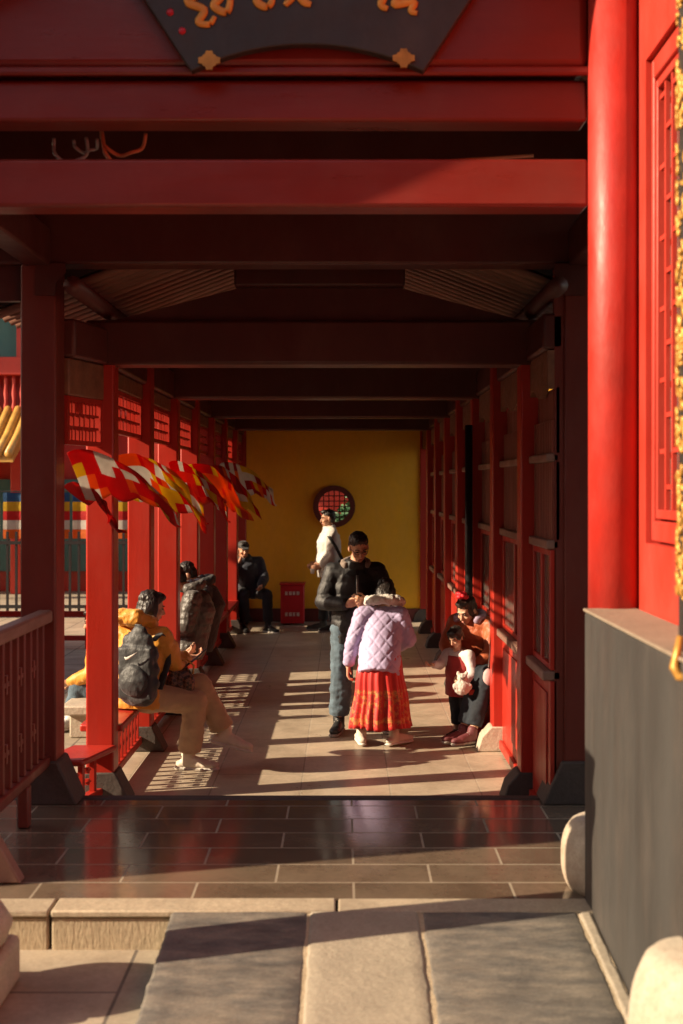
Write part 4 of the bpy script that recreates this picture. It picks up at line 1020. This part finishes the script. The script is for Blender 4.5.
# --- man in the light jacket standing by the wall, in profile
J = dict(pel=(0,0,.95), chest=(0,.01,1.27), neck=(0,.0,1.45), head=(0,.03,1.60), hrot=(8,-6,0), shr=(.185,0,1.39), shl=(-.185,0,1.39), elr=(.21,.03,1.12), ell=(-.22,.0,1.10), wrr=(.12,.16,.93), wrl=(-.15,.13,.93), hdr=(0,.9,-.2), hdl=(0,.9,-.2),
         hipr=(.09,0,.90), hipl=(-.09,0,.90), knr=(.10,.06,.49), knl=(-.10,-.02,.49), anr=(.10,.08,.09), anl=(-.11,-.06,.09), toer=(.1,1,0), toel=(-.1,1,0))
person('man in a light grey jacket standing in profile before the round window', (-.22,17.75,.006), J, dict(m=K['ltgrey'], disp=folds(.014, 8, 2), fat=1.2, low=.17), dict(m=K['darktr'], r=(.105,.08,.07)), dict(m=K['sh_black'], sole=K['sole_g'], k=1.1), dict(style='short'), 'a', 1.03, R(98))
sbg = thing('shoulder_bag', (-.15,17.60,1.0), 'dark crossbody bag strap on the light grey jacket by the wall', 'bag')
MB().loft([(-.12,-.03,.42), (-.06,-.15,.34), (.02,-.175,.22), (.09,-.16,.08), (.13,-.08,.0)], [(.022,.006)]*5, V((1,0,.3)), 8).build('strap', K['black'], sbg, local=True, smooth=True)
MB().box(.05, .21, -.16, -.07, -.16, .03).build('pouch', K['black'], sbg, bevel=.02, local=True)
pp = MB().box(-.485, -.43, 17.57, 17.60, .83, .90, None).build('leaflet', K['sole_w'], None, bevel=.004); tag(pp, 'small white folded leaflet in the hand of the man by the wall', 'leaflet')

# --- mother on the right bench and the child standing at her knee
J = dict(side=(-.80,.60,0), pel=(.02,.06,.57), chest=(-.01,.03,.82), neck=(-.05,-.01,.965), head=(-.085,-.06,1.035), hrot=(140,-28,0), shr=(-.15,.10,.92), shl=(.13,-.09,.92), elr=(-.24,.0,.74), ell=(.10,-.26,.70), wrr=(-.20,-.18,.60), wrl=(-.09,-.32,.55), hdr=(.2,-.9,-.1), hdl=(-.9,-.1,-.1),
         hipr=(-.07,.07,.55), hipl=(.09,.0,.55), knr=(-.02,-.36,.56), knl=(.05,-.44,.56), anr=(-.15,-.44,.11), anl=(-.085,-.53,.11), toer=(-.85,-.5,0), toel=(-.85,-.55,0))
mom, mob, moj = person('woman in a rust puffer jacket with a red hair flower on the right bench', (1.085,10.36,.0), J, dict(m=K['rust'], disp=baffles(.007, .11, folds(.010, 10, 6)), fat=1.05, low=.06), dict(m=K['djeans'], r=(.105,.080,.066), fold=.009), dict(m=K['sh_red'], sole=K['sole_g'], k=1.0), dict(style='bun', m=HAIRB), 'b', .95, 0,
    hood=dict(m=cloth('lilac_scarf', (.36,.27,.38)), k=.95, r=.8))
mb = MB(); hc = V((-.125,-.12,1.150))
rnd = random.Random(2)
for k in range(9):
    a = k*2*PI/5; rr = .028 if k < 5 else .012; mb.ell(hc + V((rr*math.cos(a), rr*math.sin(a)*.8, .012*(k % 3))), (.028,.028,.022))
mb.build('hair_flower', plain('scarlet_flower', (.70,.015,.03), .6), mob, local=True, smooth=True)
J = dict(side=(-.70,.71,0), hk=1.16, pel=(.02,.02,.45), chest=(.0,.0,.62), neck=(-.02,-.02,.73), head=(-.035,-.055,.835), hrot=(140,-30,0), shr=(-.085,.07,.69), shl=(.075,-.09,.69), elr=(-.15,.02,.60), ell=(.09,-.15,.55), wrr=(-.215,-.07,.615), wrl=(.02,-.20,.49), hdr=(-.8,-.6,.0), hdl=(-.8,-.5,-.1),
         hipr=(-.03,.05,.42), hipl=(.06,-.02,.42), knr=(-.02,.03,.24), knl=(.06,-.05,.24), anr=(-.02,.06,.06), anl=(.07,-.02,.06), toer=(-.7,-.7,0), toel=(-.7,-.7,0))
kid, kb, kj = person('small black-haired child in a crimson vest standing at the knee of the rust jacket woman', (.925,10.12,.007), J, dict(m=K['whitecl'], disp=folds(.006, 16, 2), fat=1.0, low=.0, arm=1.0, collar=.0), dict(m=K['darktr'], r=(.105,.085,.075), fold=.006), dict(m=K['sh_black'], sole=K['sole_g'], k=.95), dict(style='bowl', m=HAIR), 'b', .60, 0)
mb = MB(); sdv = V((-.70,.71,0)); mb.loft([(.02,.02,.36), (.015,.015,.46), (0,0,.60), (-.008,-.01,.69)], [(.145,.12), (.135,.112), (.122,.10), (.088,.078)], sdv, 24)
link(sdf(mb, .008, 'vest', 3, folds(.006, 14, 4)), 'vest', K['vest'], kb, local=True)
ty = thing('plush_toy', (.925,9.86,.47), 'round white plush toy held in front of the child', 'toy')
mb = MB(); mb.ell((0,0,.0), (.068,.06,.066)); mb.ell((.0,.0,.075), (.042,.04,.038)); mb.ell((-.032,0,.108), (.016,.013,.022)); mb.ell((.030,0,.108), (.016,.013,.022)); mb.ell((.055,-.02,.01), (.024,.022,.03)); mb.ell((-.055,-.02,.01), (.024,.022,.03))
link(sdf(mb, .006, 'plush', 2, folds(.004, 40, 2)), 'plush', K['fleece'], ty, local=True)
mb = MB()
for sx in (-1, 1): mb.ell((.014*sx,-.038,.08), .005)
mb.ell((0,-.042,.068), (.006,.004,.004)); mb.build('face', EYE, ty, local=True)
sg_ = thing('strap_bag', (1.10,9.88,.55), 'pale pink pouch on a long white strap hanging by the right post', 'bag')
MB().loft([(.07,.12,.50), (.06,.03,.42), (.045,-.02,.22), (.03,-.03,.08)], [(.014,.005)]*4, V((0,1,0)), 8).build('strap', K['whitecl'], sg_, local=True, smooth=True)
mb = MB(); mb.ell((.028,-.03,.0), (.045,.028,.075)); link(sdf(mb, .008, 'pouch', 2), 'pouch', cloth('pink_pouch', (.55,.36,.36)), sg_, local=True)
